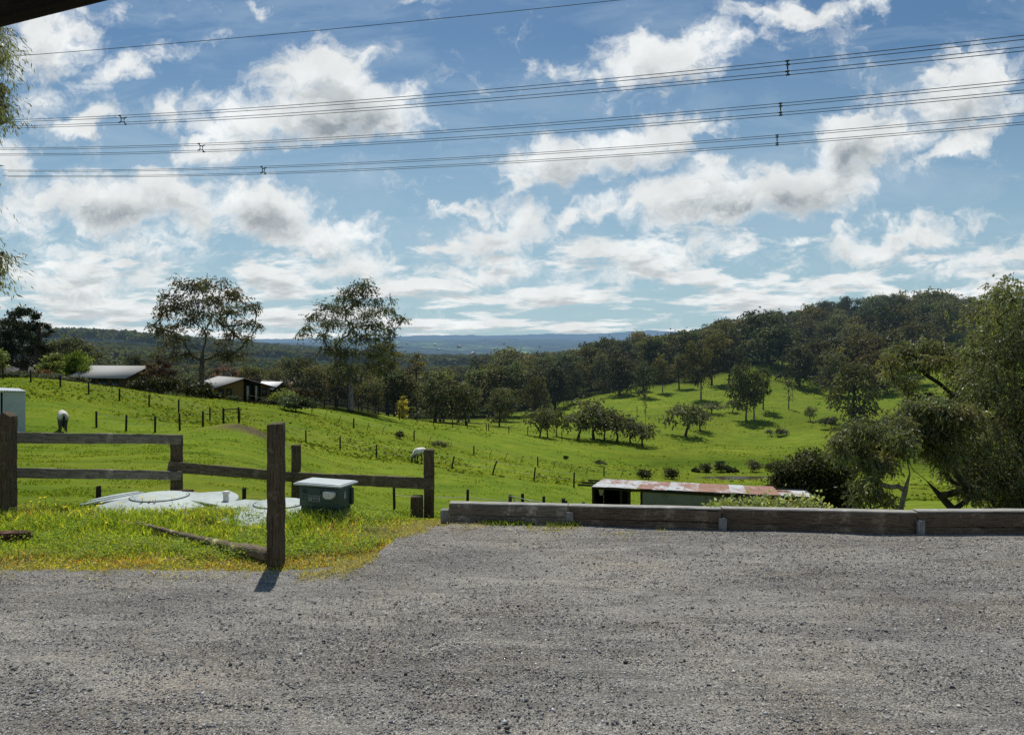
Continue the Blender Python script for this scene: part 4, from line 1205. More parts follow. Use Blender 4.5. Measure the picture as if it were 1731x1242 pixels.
near_tree('gum_tree', 'gum reaching a long arched branch leftwards over the green slope', 1652, 46,
          [(1650, 800, 0), (1640, 740, 0), (1628, 690, 0), (1608, 665, 0), (1588, 648, 0), (1566, 634, 0)],
          [(1503, 610, 15), (1528, 597, 17), (1556, 590, 18), (1586, 592, 18), (1612, 602, 18), (1518, 626, 16), (1548, 616, 17), (1578, 614, 18), (1608, 624, 18), (1536, 645, 13), (1572, 668, 10), (1635, 640, 22), (1552, 672, 10), (1630, 672, 20), (1497, 632, 8), (1530, 660, 9), (1640, 610, 18)],
          .22, 29000, 202, L_near, M_bark_dark, dep=1.6)
near_tree('gum_tree', 'dark trunked gum leaning left behind the timber wall', 1618, 33,
          [(1612, 862, 0), (1590, 838, 0), (1566, 812, .2), (1545, 795, .3), (1528, 770, .3)],
          [(1548, 700, 21), (1580, 690, 23), (1612, 700, 24), (1560, 728, 23), (1595, 733, 24), (1630, 740, 24), (1535, 742, 19), (1575, 760, 17), (1612, 770, 20), (1640, 790, 22), (1520, 720, 16), (1650, 825, 20), (1600, 795, 8), (1508, 708, 11)],
          .20, 35000, 203, L_near, M_bark_dark, dep=1.6)
near_tree('gum_tree', 'pale barked gum with low spreading crown behind the timber wall', 1517, 32,
          [(1522, 862, 0), (1530, 830, 0), (1538, 800, 0), (1534, 780, 0)],
          [(1440, 740, 16), (1465, 726, 18), (1490, 738, 19), (1450, 760, 17), (1478, 765, 18), (1505, 755, 18), (1530, 745, 17), (1428, 766, 13), (1460, 785, 12), (1500, 782, 13), (1420, 745, 11), (1415, 762, 9), (1475, 800, 8)],
          .11, 22000, 204, L_near, M_bark_pale, dep=1.5)
near_tree('dark_shrub', 'big dark rounded shrub at the right end of the rusty shed', 1378, 47,
          [(1378, 850, 0), (1378, 830, 0), (1378, 810, 0)],
          [(1345, 800, 24), (1370, 786, 24), (1395, 790, 24), (1420, 800, 22), (1330, 825, 24), (1358, 820, 28), (1388, 822, 30), (1416, 828, 26), (1345, 848, 24), (1375, 850, 28), (1405, 852, 26), (1432, 850, 22), (1318, 850, 16), (1446, 868, 16)],
          .14, 42000, 205, L_shrubdark, M_bark_dark, cat='shrub', dep=1.0, droop=.2, LL=.2, LW=.10, strand=0)
near_tree('dark_shrub', 'thin tangled shrub between the dark rounded shrub and pale gum', 1472, 30,
          [(1472, 860, 0), (1470, 845, 0), (1468, 830, 0)],
          [(1455, 820, 14), (1475, 815, 12), (1490, 835, 14), (1462, 840, 14), (1445, 840, 12), (1500, 850, 12)],
          .04, 2600, 206, L_near, M_bark_dark, cat='shrub', dep=.8, LL=.15, LW=.06)
# tree outside the left edge whose branch tips hang into the view
near_tree('gum_tree', 'feathery branch tips hanging in from a tree beyond the left edge', -260, 13,
          [(-262, 700, 0), (-255, 560, 0), (-240, 420, 0), (-225, 300, 0), (-210, 200, 0), (-190, 120, 0)],
          [(-8, 80, 12), (-8, 60, 12), (-14, 140, 13), (2, 148, 9), (-6, 172, 13), (8, 180, 7), (1, 200, 8), (-20, 170, 20), (-20, 90, 30), (-50, 120, 40), (-60, 190, 40), (-8, 432, 8), (2, 428, 5), (-28, 440, 22), (-8, 455, 7), (-3, 478, 4), (-18, 478, 9), (-80, 400, 50), (-110, 300, 60), (-120, 60, 70), (-180, 140, 80), (-240, 260, 80), (-90, -20, 60), (-20, 40, 18)],
          .22, 22000, 207, L_near, M_bark_grey, dep=.9, LL=.11, LW=.018, droop=1.1, gap=.4, wexp=1.3, aug=0, flat=.8, strand=.45)

# pale flowering bushes in front of the shed, just behind the wall
for i, (px, w, h, lab) in enumerate([(1232, 40, 26, 'pale flowering bush behind the wall at the left of the row'), (1278, 44, 22, 'pale flowering bush second from the left behind the wall'), (1312, 44, 27, 'pale flowering bush third from the left behind the wall'), (1352, 46, 25, 'pale flowering bush at the right of the row behind the wall')]):
    shrub('flowering_bush', lab, px, 13.5, w, h + 63, L_flower, 900, .075, .05, 120 + i, 0, 'pale flowering bushes behind the wall', 12)

# ------------------------------------------------------------------ wooden fence and post
def beam(name, p0, p1, h, w, mat, parent, bevel=.006, wob=0.0):
    p0 = Vector([float(q) for q in p0]); p1 = Vector([float(q) for q in p1]); d = p1 - p0; L = d.length
    X = d.normalized(); Yv = Vector((0, 0, 1)).cross(X).normalized(); Z = X.cross(Yv)
    M = Matrix((X, Yv, Z)).transposed().to_4x4(); M.translation = (p0 + p1) / 2
    n = max(2, int(L / .12)); mb = MB()
    xs = np.linspace(-L / 2, L / 2, n); r = np.random.default_rng(int(abs(p0.x) * 1000) % 9999)
    V = []
    for i, x in enumerate(xs):
        for yy, zz in ((-1, -1), (1, -1), (1, 1), (-1, 1)):
            V.append((x, yy * w / 2 + r.normal(0, wob), zz * h / 2 + r.normal(0, wob) + .6 * wob * math.sin(x * 3)))
    i = np.arange(n - 1)[:, None] * 4; j = np.arange(4)[None]; k = (j + 1) % 4
    q = np.stack([i + j, i + n * 0 + 4 + j, i + 4 + k, i + k], -1).reshape(-1, 4)
    mb.add(np.array(V), [q, np.array([[0, 1, 2, 3], [(n - 1) * 4 + 3, (n - 1) * 4 + 2, (n - 1) * 4 + 1, (n - 1) * 4]])])
    return obj(name, mb.mesh(name, mat), parent, M, bevel)


def post(name, x, y, z0, z1, w, d, mat, parent, rot=0, bevel=.01, wob=.003, peak=0.0):
    n = max(3, int((z1 - z0) / .1)); r = np.random.default_rng(int(abs(x * 997 + y * 31)) % 9999)
    zs = np.linspace(0, z1 - z0, n); V = []
    for i, z in enumerate(zs):
        for a, b in ((-1, -1), (1, -1), (1, 1), (-1, 1)):
            V.append((a * w / 2 * (1 - .02 * z) + r.normal(0, wob), b * d / 2 + r.normal(0, wob), z - (.3 if i == 0 else 0) + (r.normal(0, wob * 2) if i == n - 1 else 0)))
    i = np.arange(n - 1)[:, None] * 4; j = np.arange(4)[None]; k = (j + 1) % 4
    q = np.stack([i + j, i + k, i + 4 + k, i + 4 + j], -1).reshape(-1, 4)
    mb = MB(); Fs = [q, np.array([[3, 2, 1, 0]])]
    e = (n - 1) * 4
    if peak:
        V += [(-w * .1, -d / 2 * .9, zs[-1] + peak), (-w * .1, d / 2 * .9, zs[-1] + peak)]
        Fs += [np.array([[e, e + 1, e + 4], [e + 2, e + 3, e + 5]]), np.array([[e + 1, e + 2, e + 5, e + 4], [e + 3, e, e + 4, e + 5]])]
    else:
        Fs.append(np.array([[e, e + 1, e + 2, e + 3]]))
    mb.add(np.array(V), Fs)
    M = Matrix.Translation((float(x), float(y), float(z0))) @ Matrix.Rotation(rot, 4, 'Z')
    return obj(name, mb.mesh(name, mat), parent, M, bevel)


def front_fence():
    b = P(12, 885, 9.1)
    t = thing('timber_fence', 'weathered post and rail timber fence at the left in front of the paddock', 'fence', (b[0], 9.1, -.03))
    A = P(12, 703, 9.1)
    post('post', A[0], 9.1, -.05, A[2], .165, .15, M_postwood, t, .05, .008, .004, .055)
    B = P(296, 736, 11.0); post('post', B[0], 11.05, gz(B[0], 11.05), B[2], .15, .13, M_postwood, t, .1)
    Cc = P(499, 752, 12.0); post('post', Cc[0], 12.05, gz(Cc[0], 12.05), Cc[2], .135, .12, M_postwood, t, .05)
    D = P(724.5, 760, 10.4); post('post', D[0], 10.45, gz(D[0], 10.45) - .05, D[2], .145, .13, M_postwood, t, .12)
    # two rails on the left bay, fixed to the front of the posts
    a0 = P(-60, 738.5, 8.75); a1 = P(305, 742.5, 10.88)
    beam('rail', a0, a1, .135, .045, M_greyrail, t, .004, .003)
    a0 = P(-60, 797, 8.75); a1 = P(306, 803.5, 10.88)
    beam('rail', a0, a1, .125, .045, M_greyrail, t, .004, .003)
    # long rail that runs on to the right hand post
    a0 = P(284, 788, 10.86); a1 = P(499, 806.5, 11.9)
    beam('rail', a0, a1, .155, .05, M_railwood, t, .004, .003)
    a0 = P(497, 806.3, 11.88); a1 = P(733, 817.5, 10.32)
    beam('rail', a0, a1, .160, .05, M_railwood, t, .004, .003)
    # short stump nailed beside the right hand post
    s = P(705, 838, 10.35)
    st = thing('timber_stump', 'short cut off timber stump against the right hand fence post', 'post', (s[0], 10.33, gz(s[0], 10.33)))
    post('stump_body', s[0], 10.33, gz(s[0], 10.33) - .1, s[2], .165, .15, M_postwood, st, .05)
    st2 = [c for c in st.children]
    # lone post in front
    q = P(465, 956, 7.02)
    lp = post('timber_post', q[0], 7.05, 0.0, EYE - (715.5 - HZ) / F * 7.02, .142, .142, M_postwood, None, .06, .008, .003)
    tag(lp, 'tall lone square timber post at the edge of the gravel', 'post')
    # low block behind the left tank and two short stub posts
    for px, py0, py1, w, lab in ((166.5, 821, 838, .055, 'short dark stub post at the left of the pale tank lid'), (412.5, 824, 842, .05, 'short dark stub post behind the second pale tank lid'),):
        s = P(px, py0, 10.6)
        tag(post('stub_post', s[0], 10.6, gz(s[0], 10.6), s[2], w, .05, M_fpost, None), lab, 'post')
    s = P(316, 829, 10.9)
    o = beam('timber_offcut', P(303, 831, 10.6), P(326, 831, 10.6), .06, .08, M_board, None)
    tag(o, 'small dark timber offcut lying behind the left tank lid', 'timber')


front_fence()


def flowers():
    pts = [(110, 857), (165, 855), (172, 850), (205, 852), (240, 841), (253, 844), (262, 842), (290, 840), (150, 861), (133, 864), (43, 851), (52, 848), (55, 858), (68, 842), (76, 841), (91, 839), (97, 845), (370, 883), (180, 884), (67, 849)]
    r = random.Random(6)
    for i, (px, py) in enumerate(pts):
        h = r.uniform(.10, .17)
        Y = (EYE - h) * F / (py - HZ); x = (px - CX) / F * Y
        Y = min(Y, 9.4); x = (px - CX) / F * Y
        t = thing('yellow_flower', 'small yellow flower standing in the bank grass', 'flower', (x, Y, 0), r.uniform(0, 6), 'yellow flowers in the bank grass')
        B = Matrix.Translation((x, Y, 0)); mb = MB(); h = EYE - (py - HZ) / F * Y
        mb.tube([(0, 0, 0), (.01, 0, h * .6), (0, .005, h)], .0025, 5); obj('stem', mb.mesh('stem', M_stem), t, B)
        mb = MB(); a0 = r.uniform(0, 6)
        for k in range(5):
            a = a0 + k * 1.2566; c, s_ = math.cos(a), math.sin(a); q = .022 * r.uniform(.8, 1.2)
            V = [(0, 0, h), (c * q * .6 - s_ * q * .45, s_ * q * .6 + c * q * .45, h + .012), (c * q * 1.1, s_ * q * 1.1, h + .016), (c * q * .6 + s_ * q * .45, s_ * q * .6 - c * q * .45, h + .012)]
            mb.add(np.array(V), np.array([[0, 1, 2, 3]]), (.75, .62, .02))
        obj('petals', mb.mesh('petals', M_blade, False, True), t, B)


M_stem = m_paint('flower_stem', (.10, .18, .03), .7, .2)
flowers()


def ground_timbers():
    # half buried pole lying in the bank grass
    p = [P(205, 886, 8.62), P(250, 893, 8.35), P(300, 906, 8.02), P(340, 914, 7.8), P(385, 928, 7.5), P(430, 941, 7.25), P(457, 947, 7.12)]
    p = np.array(p); p[:, 2] = [.05, .06, .055, .05, .06, .07, .07]
    rad = np.array([.020, .024, .028, .034, .05, .066, .07])
    r = np.random.default_rng(2)
    pts = np.array([np.interp(np.linspace(0, 6, 40), range(7), p[:, i]) for i in range(3)]).T
    pts[:, 2] += r.normal(0, .004, 40)
    rr = np.interp(np.linspace(0, 6, 40), range(7), rad) * (1 + r.normal(0, .05, 40))
    mid = Vector(pts.mean(0)); d = Vector(pts[-1] - pts[0]); ang = math.atan2(d.y, d.x)
    M = Matrix.Translation(mid) @ Matrix.Rotation(ang, 4, 'Z')
    Mi = np.array(M.inverted())
    loc = pts @ Mi[:3, :3].T + Mi[:3, 3]
    mb = MB(); mb.tube(loc, rr, 10)
    tag(obj('log', mb.mesh('log', M_log, True), None, M), 'long weathered log lying in the grass up to the lone post', 'log')
    o = beam('timber_plank', (-6.2, 7.75, .06), P(52, 906, 7.9) * [1, 1, 0] + [0, 0, .06], .10, .13, M_board, None, .006, .003)
    tag(o, 'dark red brown plank lying on the ground at the left edge', 'timber')


ground_timbers()


# ------------------------------------------------------------------ tanks and control box
def tank(label, cx, cy, rad, z0, hgt, extra):
    t = thing('water_tank', label, 'tank', (cx, cy, z0 - .3))
    # body and conical shoulder as one lathe
    prof = [(rad * .97, -.5), (rad, -.05), (rad, 0), (rad * .985, .02), (rad * .62, hgt * .62), (rad * .36, hgt * .9), (rad * .34, hgt * .9)]
    n = 64; V = []; q = []
    for (r_, z) in prof:
        for i in range(n):
            a = i * 2 * math.pi / n
            V.append((cx + r_ * math.cos(a), cy + r_ * math.sin(a), z0 + z))
    for j in range(len(prof) - 1):
        for i in range(n):
            q.append([j * n + i, j * n + (i + 1) % n, (j + 1) * n + (i + 1) % n, (j + 1) * n + i])
    V.append((cx, cy, z0 + hgt * .9)); m = len(V) - 1
    tri = [[(len(prof) - 1) * n + i, (len(prof) - 1) * n + (i + 1) % n, m] for i in range(n)]
    obj('tank_body', mesh('tank_body', V, [np.array(q), np.array(tri)], M_tank, True), t)
    # round access lid with lip
    mb = MB(); R_ = rad * .385
    ring = [(R_, -.02), (R_ * 1.0, .001), (R_ * .985, .005), (R_ * .5, .014)]
    V = []; q = []
    for (r_, z) in ring:
        for i in range(48):
            a = i * 2 * math.pi / 48
            V.append((cx + r_ * math.cos(a), cy + r_ * math.sin(a), z0 + hgt * .9 + z + .003))
    for j in range(3):
        for i in range(48):
            q.append([j * 48 + i, j * 48 + (i + 1) % 48, (j + 1) * 48 + (i + 1) % 48, (j + 1) * 48 + i])
    V.append((cx, cy, z0 + hgt * .9 + .018)); m = len(V) - 1
    tri = [[3 * 48 + i, 3 * 48 + (i + 1) % 48, m] for i in range(48)]
    lid = obj('lid', mesh('lid', V, [np.array(q), np.array(tri)], M_tank, True), t)
    mb = MB(); th = np.linspace(0, 2 * math.pi, 65)
    mb.tube(np.stack([cx + R_ * 1.012 * np.cos(th), cy + R_ * 1.012 * np.sin(th), np.full(65, z0 + hgt * .9 - .001)], 1), .007, 6, False)
    obj('seal', mb.mesh('seal', M_tankdark, True), lid)
    for i in range(8):
        a = i * math.pi / 4 + .2; mb = MB()
        mb.tube([(cx + R_ * .93 * math.cos(a), cy + R_ * .93 * math.sin(a), z0 + hgt * .9 + .0), (cx + R_ * .93 * math.cos(a), cy + R_ * .93 * math.sin(a), z0 + hgt * .9 + .014)], .008, 8)
        obj('bolt', mb.mesh('bolt', M_tankdark), lid)
    # raised side shoulders with dark front edges
    for a0, a1 in extra:
        n2 = 12; V = []; q = []; top = z0 + hgt * .66
        angs = np.linspace(R(a0), R(a1), n2)
        for a in angs:
            for r_, z in ((rad * .45, top + .02), (rad * 1.06, top - .03), (rad * 1.06, z0 - .1), (rad * .45, z0 + .02)):
                V.append((cx + r_ * math.cos(a), cy + r_ * math.sin(a), z))
        for j in range(n2 - 1):
            for k in range(4):
                q.append([j * 4 + k, j * 4 + (k + 1) % 4, (j + 1) * 4 + (k + 1) % 4, (j + 1) * 4 + k])
        q += [[0, 3, 2, 1], [(n2 - 1) * 4, (n2 - 1) * 4 + 1, (n2 - 1) * 4 + 2, (n2 - 1) * 4 + 3]]
        sh = obj('shoulder', mesh('shoulder', V, np.array(q), M_tank), t, None, .01)
        for a, sgn in ((R(a0), -1), (R(a1), 1)):
            mb = MB()
            pr = (rad * .47, rad * 1.02)
            nx, ny = -math.sin(a) * sgn * .004, math.cos(a) * sgn * .004
            pts = [(cx + r_ * math.cos(a) + nx, cy + r_ * math.sin(a) + ny, z) for r_, z in ((pr[0], top + .005), (pr[1], top - .045), (pr[1], z0 - .05), (pr[0], z0 + .02))]
            mb.add(np.array(pts), np.array([[0, 1, 2, 3]]))
            obj('shoulder_side', mb.mesh('shoulder_side', M_tankdark), sh)
    return t


t1 = tank('pale green buried tank top on the left with a clear round lid', P(270, 845, 9.75)[0], 9.75, .92, -.03, .165, [(20, 160)][:0] + [(-16, 50), (132, 190)])
t2 = tank('pale green buried tank top on the right partly under the control box', P(473, 850, 9.35)[0], 9.35, .82, -.03, .155, [(-5, 50), (138, 192)])
# little white vent pipe on the second tank
v = P(382, 838, 9.75)
mb = MB(); mb.tube([(v[0], v[1], 0.0), (v[0], v[1], .165)], .038, 14); mb.tube([(v[0], v[1], .15), (v[0], v[1], .185)], .046, 14)
tag(obj('vent_pipe', mb.mesh('vent_pipe', M_white, True)), 'short white vent pipe cap behind the right tank', 'pipe')


def control_box():
    cx, cy, rot = -2.27, 9.05, R(-20)
    t = thing('control_box', 'dark green pump control box with pale lid and white junction fitting', 'utility box', (cx, cy, -.05), rot)
    B = Matrix.Translation((cx, cy, 0)) @ Matrix.Rotation(rot, 4, 'Z')
    W, D = .56, .30
    def loc(mb, name, mat, par=t, bevel=.008, smooth=False):
        return obj(name, mb.mesh(name, mat, smooth), par, B, bevel)
    mb = MB(); mb.box((0, 0, .275), (W, D, .26)); loc(mb, 'cabinet', M_boxgreen, bevel=.015)
    mb = MB()
    V = [(-W / 2 + .02, -D / 2 + .01, -.12), (W / 2 - .02, -D / 2 + .01, -.12), (W / 2 - .02, D / 2 - .01, -.12), (-W / 2 + .02, D / 2 - .01, -.12), (-W / 2 + .01, -D / 2 + .02, .143), (W / 2 - .01, -D / 2 + .02, .143), (W / 2 - .01, D / 2 - .02, .143), (-W / 2 + .01, D / 2 - .02, .143)]
    mb.add(np.array(V), np.array([[3, 2, 1, 0], [4, 5, 6, 7], [0, 1, 5, 4], [1, 2, 6, 5], [2, 3, 7, 6], [3, 0, 4, 7]]))
    loc(mb, 'plinth', M_tankdark)
    mb = MB(); mb.box((0, 0, .419), (W + .11, D + .09, .022)); mb.box((0, 0, .436), (W + .07, D + .05, .012)); loc(mb, 'lid', M_boxlid, bevel=.006)
    mb = MB(); mb.box((0, -D / 2 - .002, .392), (W - .03, .018, .025)); loc(mb, 'hinge_rail', M_tankdark)
    # round vents
    for x in (-.20, .05):
        mb = MB(); th = np.linspace(0, 2 * math.pi, 25)
        mb.tube(np.stack([x + .028 * np.cos(th), np.full(25, -D / 2 - .006), .335 + .028 * np.sin(th)], 1), .005, 6, False)
        vv = loc(mb, 'vent', m_paint('grey_vent_ring', (.10, .115, .11), .6, .3), bevel=0)
        mb = MB(); mb.tube([(x, -D / 2 - .008, .335), (x, -D / 2 + .002, .335)], .018, 14); loc(mb, 'grille', M_tankdark, vv, 0)
    # junction fitting with curved lower side
    mb = MB()
    n = 8; V = []; prof = [(-.06, .04), (.055, .04), (.075, .03), (.075, -.015), (.05, -.045), (-.03, -.045), (-.06, -.02)]
    for y in (-D / 2 - .075, -D / 2 - .0):
        for a, b in prof: V.append((.165 + a, y, .318 + b))
    k = len(prof); mb.add(np.array(V), [np.array([[i, (i + 1) % k, k + (i + 1) % k, k + i] for i in range(k)]), np.array([list(range(k))[::-1], list(range(k, 2 * k))])])
    jf = loc(mb, 'junction_fitting', M_white, bevel=.006)
    mb = MB(); mb.tube([(.19, -D / 2 - .078, .318), (.19, -D / 2 - .07, .318)], .006, 10); loc(mb, 'screw', m_paint('rust_screw', (.22, .12, .06), .6, .3), jf, 0)
    # data plate with two faint lines of marks
    mb = MB(); mb.box((-.06, -D / 2 - .003, .255), (.165, .006, .075)); pl = loc(mb, 'label_plate', M_platewhite, bevel=.001)
    mb = MB()
    for i in range(9): mb.box((-.13 + i * .0165, -D / 2 - .0065, .274), (.010, .001, .012 + .006 * (i % 3 == 0)))
    mb.box((-.083, -D / 2 - .0065, .238), (.014, .001, .020))
    for i in range(5): mb.box((-.062 + i * .015, -D / 2 - .0065, .237), (.011, .001, .014))
    loc(mb, 'plate_marks', M_ink, pl, 0)
    # pale drop shaped emblem on the right side
    th = np.linspace(0, 2 * math.pi, 22, endpoint=False)
    ry = .018 * np.sin(th) * (1 - .55 * np.cos(th)); rz_ = .05 * np.cos(th)
    V = np.stack([np.full(22, W / 2 + .003), -.02 + ry, .30 + rz_], 1)
    mb = MB(); mb.add(V, np.array([list(range(22))])); loc(mb, 'drop_emblem', m_paint('pale_emblem', (.40, .43, .43), .5, .3), bevel=0)
    # conduit down the front corner
    mb = MB(); mb.tube([(.20, -D / 2 - .02, .13), (.215, -D / 2 - .03, .05), (.225, -D / 2 - .05, -.08)], .013, 8); mb.tube([(.20, -D / 2 - .025, .125), (.20, -D / 2 - .005, .145)], .02, 8); loc(mb, 'conduit', M_tankdark, bevel=0, smooth=True)
    mb = MB(); mb.box((W / 2 + .012, D / 2 - .03, .26), (.03, .05, .2)); loc(mb, 'side_cover', M_tankdark)
    # white flange of the tank showing at the right foot
    mb = MB(); mb.box((W / 2 + .06, -.03, .045), (.13, .16, .025), M=Euler((R(10), R(22), R(15))).to_matrix().to_4x4()); loc(mb, 'foot_flange', M_boxlid)


control_box()


# ------------------------------------------------------------------ low timber retaining wall
def wall_line(x):
    return float(np.interp(x, [-.8, .655, 2.36, 4.46, 6.8, 9], [8.78, 8.60, 8.34, 8.17, 8.11, 8.04]))


def sleeper_wall():
    t = thing('timber_wall', 'low retaining wall of timber sleepers along the back of the gravel', 'wall', (2.4, wall_line(2.4), 0))
    ends = [-.74, .655, 2.36, 4.46, 6.8, 9.0]
    tops = [(.222, .228), (.228, .246), (.252, .243), (.256, .278), (.278, .28)]
    rgn = random.Random(4)
    for i in range(5):
        a, b = ends[i] + .004, ends[i + 1] - .004
        mt = (M_sleeper_reflect if i in (0,) else M_sleeper)
        ta, tb = tops[i]
        for lo, hi, sp in ((-.10, .0, 0), (.0, 1.0, 1)):
            off = rgn.uniform(-.006, .006) if sp else 0
            za = (-.10, .096) if not sp else (.099, ta); zb_ = (-.10, .096) if not sp else (.099, tb)
            y0, y1 = wall_line(a) + off + .035, wall_line(b) + off + .035
            beam('sleeper', (a, y0, sum(za) / 2), (b, y1, sum(zb_) / 2), za[1] - za[0], .12, mt, t, .004, .0016)
        beam('sunlit_top_edge', (a, wall_line(a) + .036, ta + .008), (b, wall_line(b) + .036, tb + .008), .016, .128, M_suntop, t, .003, .001)  # added strip: the sunlit top edge put into its pale colour
    for i, (x, h) in enumerate(((.665, .175), (2.35, .165), (4.47, .18), (6.8, .18))):
        post('stake', x, wall_line(x) - .052, -.05, h, .082, .045, M_sleeperpost, t, -.08, .004, .002)
    post('stake', -.80, wall_line(-.8) + .06, -.2, .14, .09, .06, M_sleeperpost, t, -.08, .004)
    # grass tuft growing out at the second stake
    r = np.random.default_rng(9); n = 60
    x = 2.30 + r.normal(0, .04, n); y = wall_line(2.30) + .12 + r.normal(0, .02, n)
    z = np.full(n, .17)
    o = blades('grass_tuft', x, y, z, r.uniform(.08, .22, n), r.uniform(.006, .012, n), np.array([[.20, .28, .06]]) * r.uniform(.7, 1.3, (n, 1)), M_blade, 'grass tuft growing over the timber wall top', 12, 1.3)
    del o['kind']; o['category'] = 'grass tuft'


sleeper_wall()


# ------------------------------------------------------------------ old shed with rusty roof
def corr(p0, p1, q0, q1, pitch, amp, rows=2, per=4):
    """corrugated sheet: edge p0-p1 to edge q0-q1, ribs running from p to q"""
    p0, p1, q0, q1 = [np.array(v, float) for v in (p0, p1, q0, q1)]
    L = np.linalg.norm(p1 - p0); n = int(L / pitch * per) + 1
    s = np.linspace(0, 1, n)
    nr = np.cross(p1 - p0, q0 - p0); nr /= np.linalg.norm(nr)
    w = np.sin(s * L / pitch * 2 * math.pi) * amp
    V = []
    for k in np.linspace(0, 1, rows):
        V.append((p0 + (p1 - p0) * s[:, None]) * (1 - k) + (q0 + (q1 - q0) * s[:, None]) * k + nr * w[:, None])
    V = np.concatenate(V)
    i = np.arange(rows - 1)[:, None] * n; j = np.arange(n - 1)[None]
    return V, np.stack([i + j, i + j + 1, i + n + j + 1, i + n + j], -1).reshape(-1, 4), np.tile(s, rows)


def old_shed():
    FL = np.array([4.29, 40.0, -5.35]); FR = np.array([15.35, 37.1, -5.46])
    e = (FR - FL); e[2] = 0; L = np.linalg.norm(e); e /= L
    bk = np.array([-e[1], e[0], 0]); D = 4.6
    t = thing('old_shed', 'old iron shed with rust streaked roof below the timber wall', 'shed', (FL[0], FL[1], gz(FL[0], FL[1])), 0)
    rise = -.36
    # roof in separate overlapping sheets
    r = random.Random(3)
    mb = MB(); w = .80; n = int(L / w)
    rust = [.10, .05, .15, .75, .35, .1, .45, .85, .6, .25, .9, .9, .12]
    for i in range(n):
        a, b = i * w, (i + 1) * w + .03
        dz = .012 * (i % 2)
        cut = 0 if i < n - 2 else .35
        back = D - r.uniform(0, .15) - (.9 if i >= n - 2 else 0)
        p0 = FL + e * a - bk * r.uniform(0, .06) + [0, 0, dz]; p1 = FL + e * b - bk * r.uniform(0, .02) + [0, 0, dz]
        mid = .5
        V, Fq, s = corr(p0, p1, p0 + bk * back * mid + [0, 0, rise * mid], p1 + bk * back * mid + [0, 0, rise * mid], .076, .010)
        mb.add(V, Fq, (rust[i % 13], 0, 0))
        r2 = min(1, max(0, rust[i % 13] + r.uniform(-.55, .55)))
        V, Fq, s = corr(p0 + bk * (back * mid - .1) + [0, 0, rise * mid + .012], p1 + bk * (back * mid - .1) + [0, 0, rise * mid + .012], p0 + bk * back + [0, 0, rise], p1 + bk * back + [0, 0, rise], .076, .010)
        mb.add(V, Fq, (r2, 0, 0))
    obj('roof', mb.mesh('roof', M_rustroof, True, True), t)
    # purlins that stick out at the left end
    for f, ln in ((.25, .95), (.55, .95), (.85, .8)):
        z = rise * f - .07
        beam('purlin', FL + bk * D * f - e * ln + [0, 0, z], FL + bk * D * f + e * L * .9 + [0, 0, z], .10, .07, M_fpost, t)
    zb = gz(FL[0], FL[1]) - .6
    # posts
    for s in (.05, 1.55, 2.0, 2.65, 6.0, L - .1):
        p = FL + e * s + bk * .25
        post('post', p[0], p[1], zb, p[2] - .04, .13, .13, M_fpost, t)
    for s in (.15, 2.75, 6.0, L - .4):
        p = FL + e * s + bk * (D - .3) + [0, 0, rise]
        post('post', p[0], p[1], zb - .4, p[2] - .04, .13, .13, M_fpost, t)
    # iron walls: right part front, left bay back and side (dark inside)
    def wallsheet(name, a, b, y0, y1, mat, top=-.05):
        p0 = FL + e * a + bk * y0; p1 = FL + e * b + bk * y1
        z0 = top + rise * y0 / D; z1 = top + rise * y1 / D
        V, Fq, s = corr(np.array([p0[0], p0[1], zb - .5]), np.array([p1[0], p1[1], zb - .5]), p0 + [0, 0, z0], p1 + [0, 0, z1], .076, .009)
        obj(name, mesh(name, V, Fq, mat, True), t)
    wallsheet('wall', 2.7, L - .1, .18, .18, M_tinwall)
    wallsheet('wall', L - .1, L - .1, .2, D - .3, M_tinwall)
    wallsheet('wall', 2.75, L - .2, D - .3, D - .3, M_tinwall)
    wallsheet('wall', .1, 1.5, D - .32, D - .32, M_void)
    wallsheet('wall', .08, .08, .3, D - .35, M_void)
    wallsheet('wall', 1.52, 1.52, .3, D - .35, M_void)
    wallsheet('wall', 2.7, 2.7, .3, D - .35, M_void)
    # fascia under the front eave
    beam('fascia', FL + bk * .1 + [0, 0, -.09], FR - e * .2 + bk * .1 + [0, 0, -.09], .12, .04, M_fpost, t)
    # pale rag hanging in the open bay
    p = FL + e * .45 + bk * .5
    mb = MB(); V = [];
    for i in range(7):
        for j in range(6):
            V.append((p[0] + (i - 3) * .05 * (1 - j * .1), p[1] + .04 * math.sin(i * 1.7 + j), p[2] - .2 - j * .07))
    mb.add(np.array(V), np.array([[i * 6 + j, (i + 1) * 6 + j, (i + 1) * 6 + j + 1, i * 6 + j + 1] for i in range(6) for j in range(5)]))
    o = obj('cloth', mb.mesh('cloth', M_pale, True))
    tag(o, 'pale rag hanging in the dark open bay of the old shed', 'cloth')


old_shed()


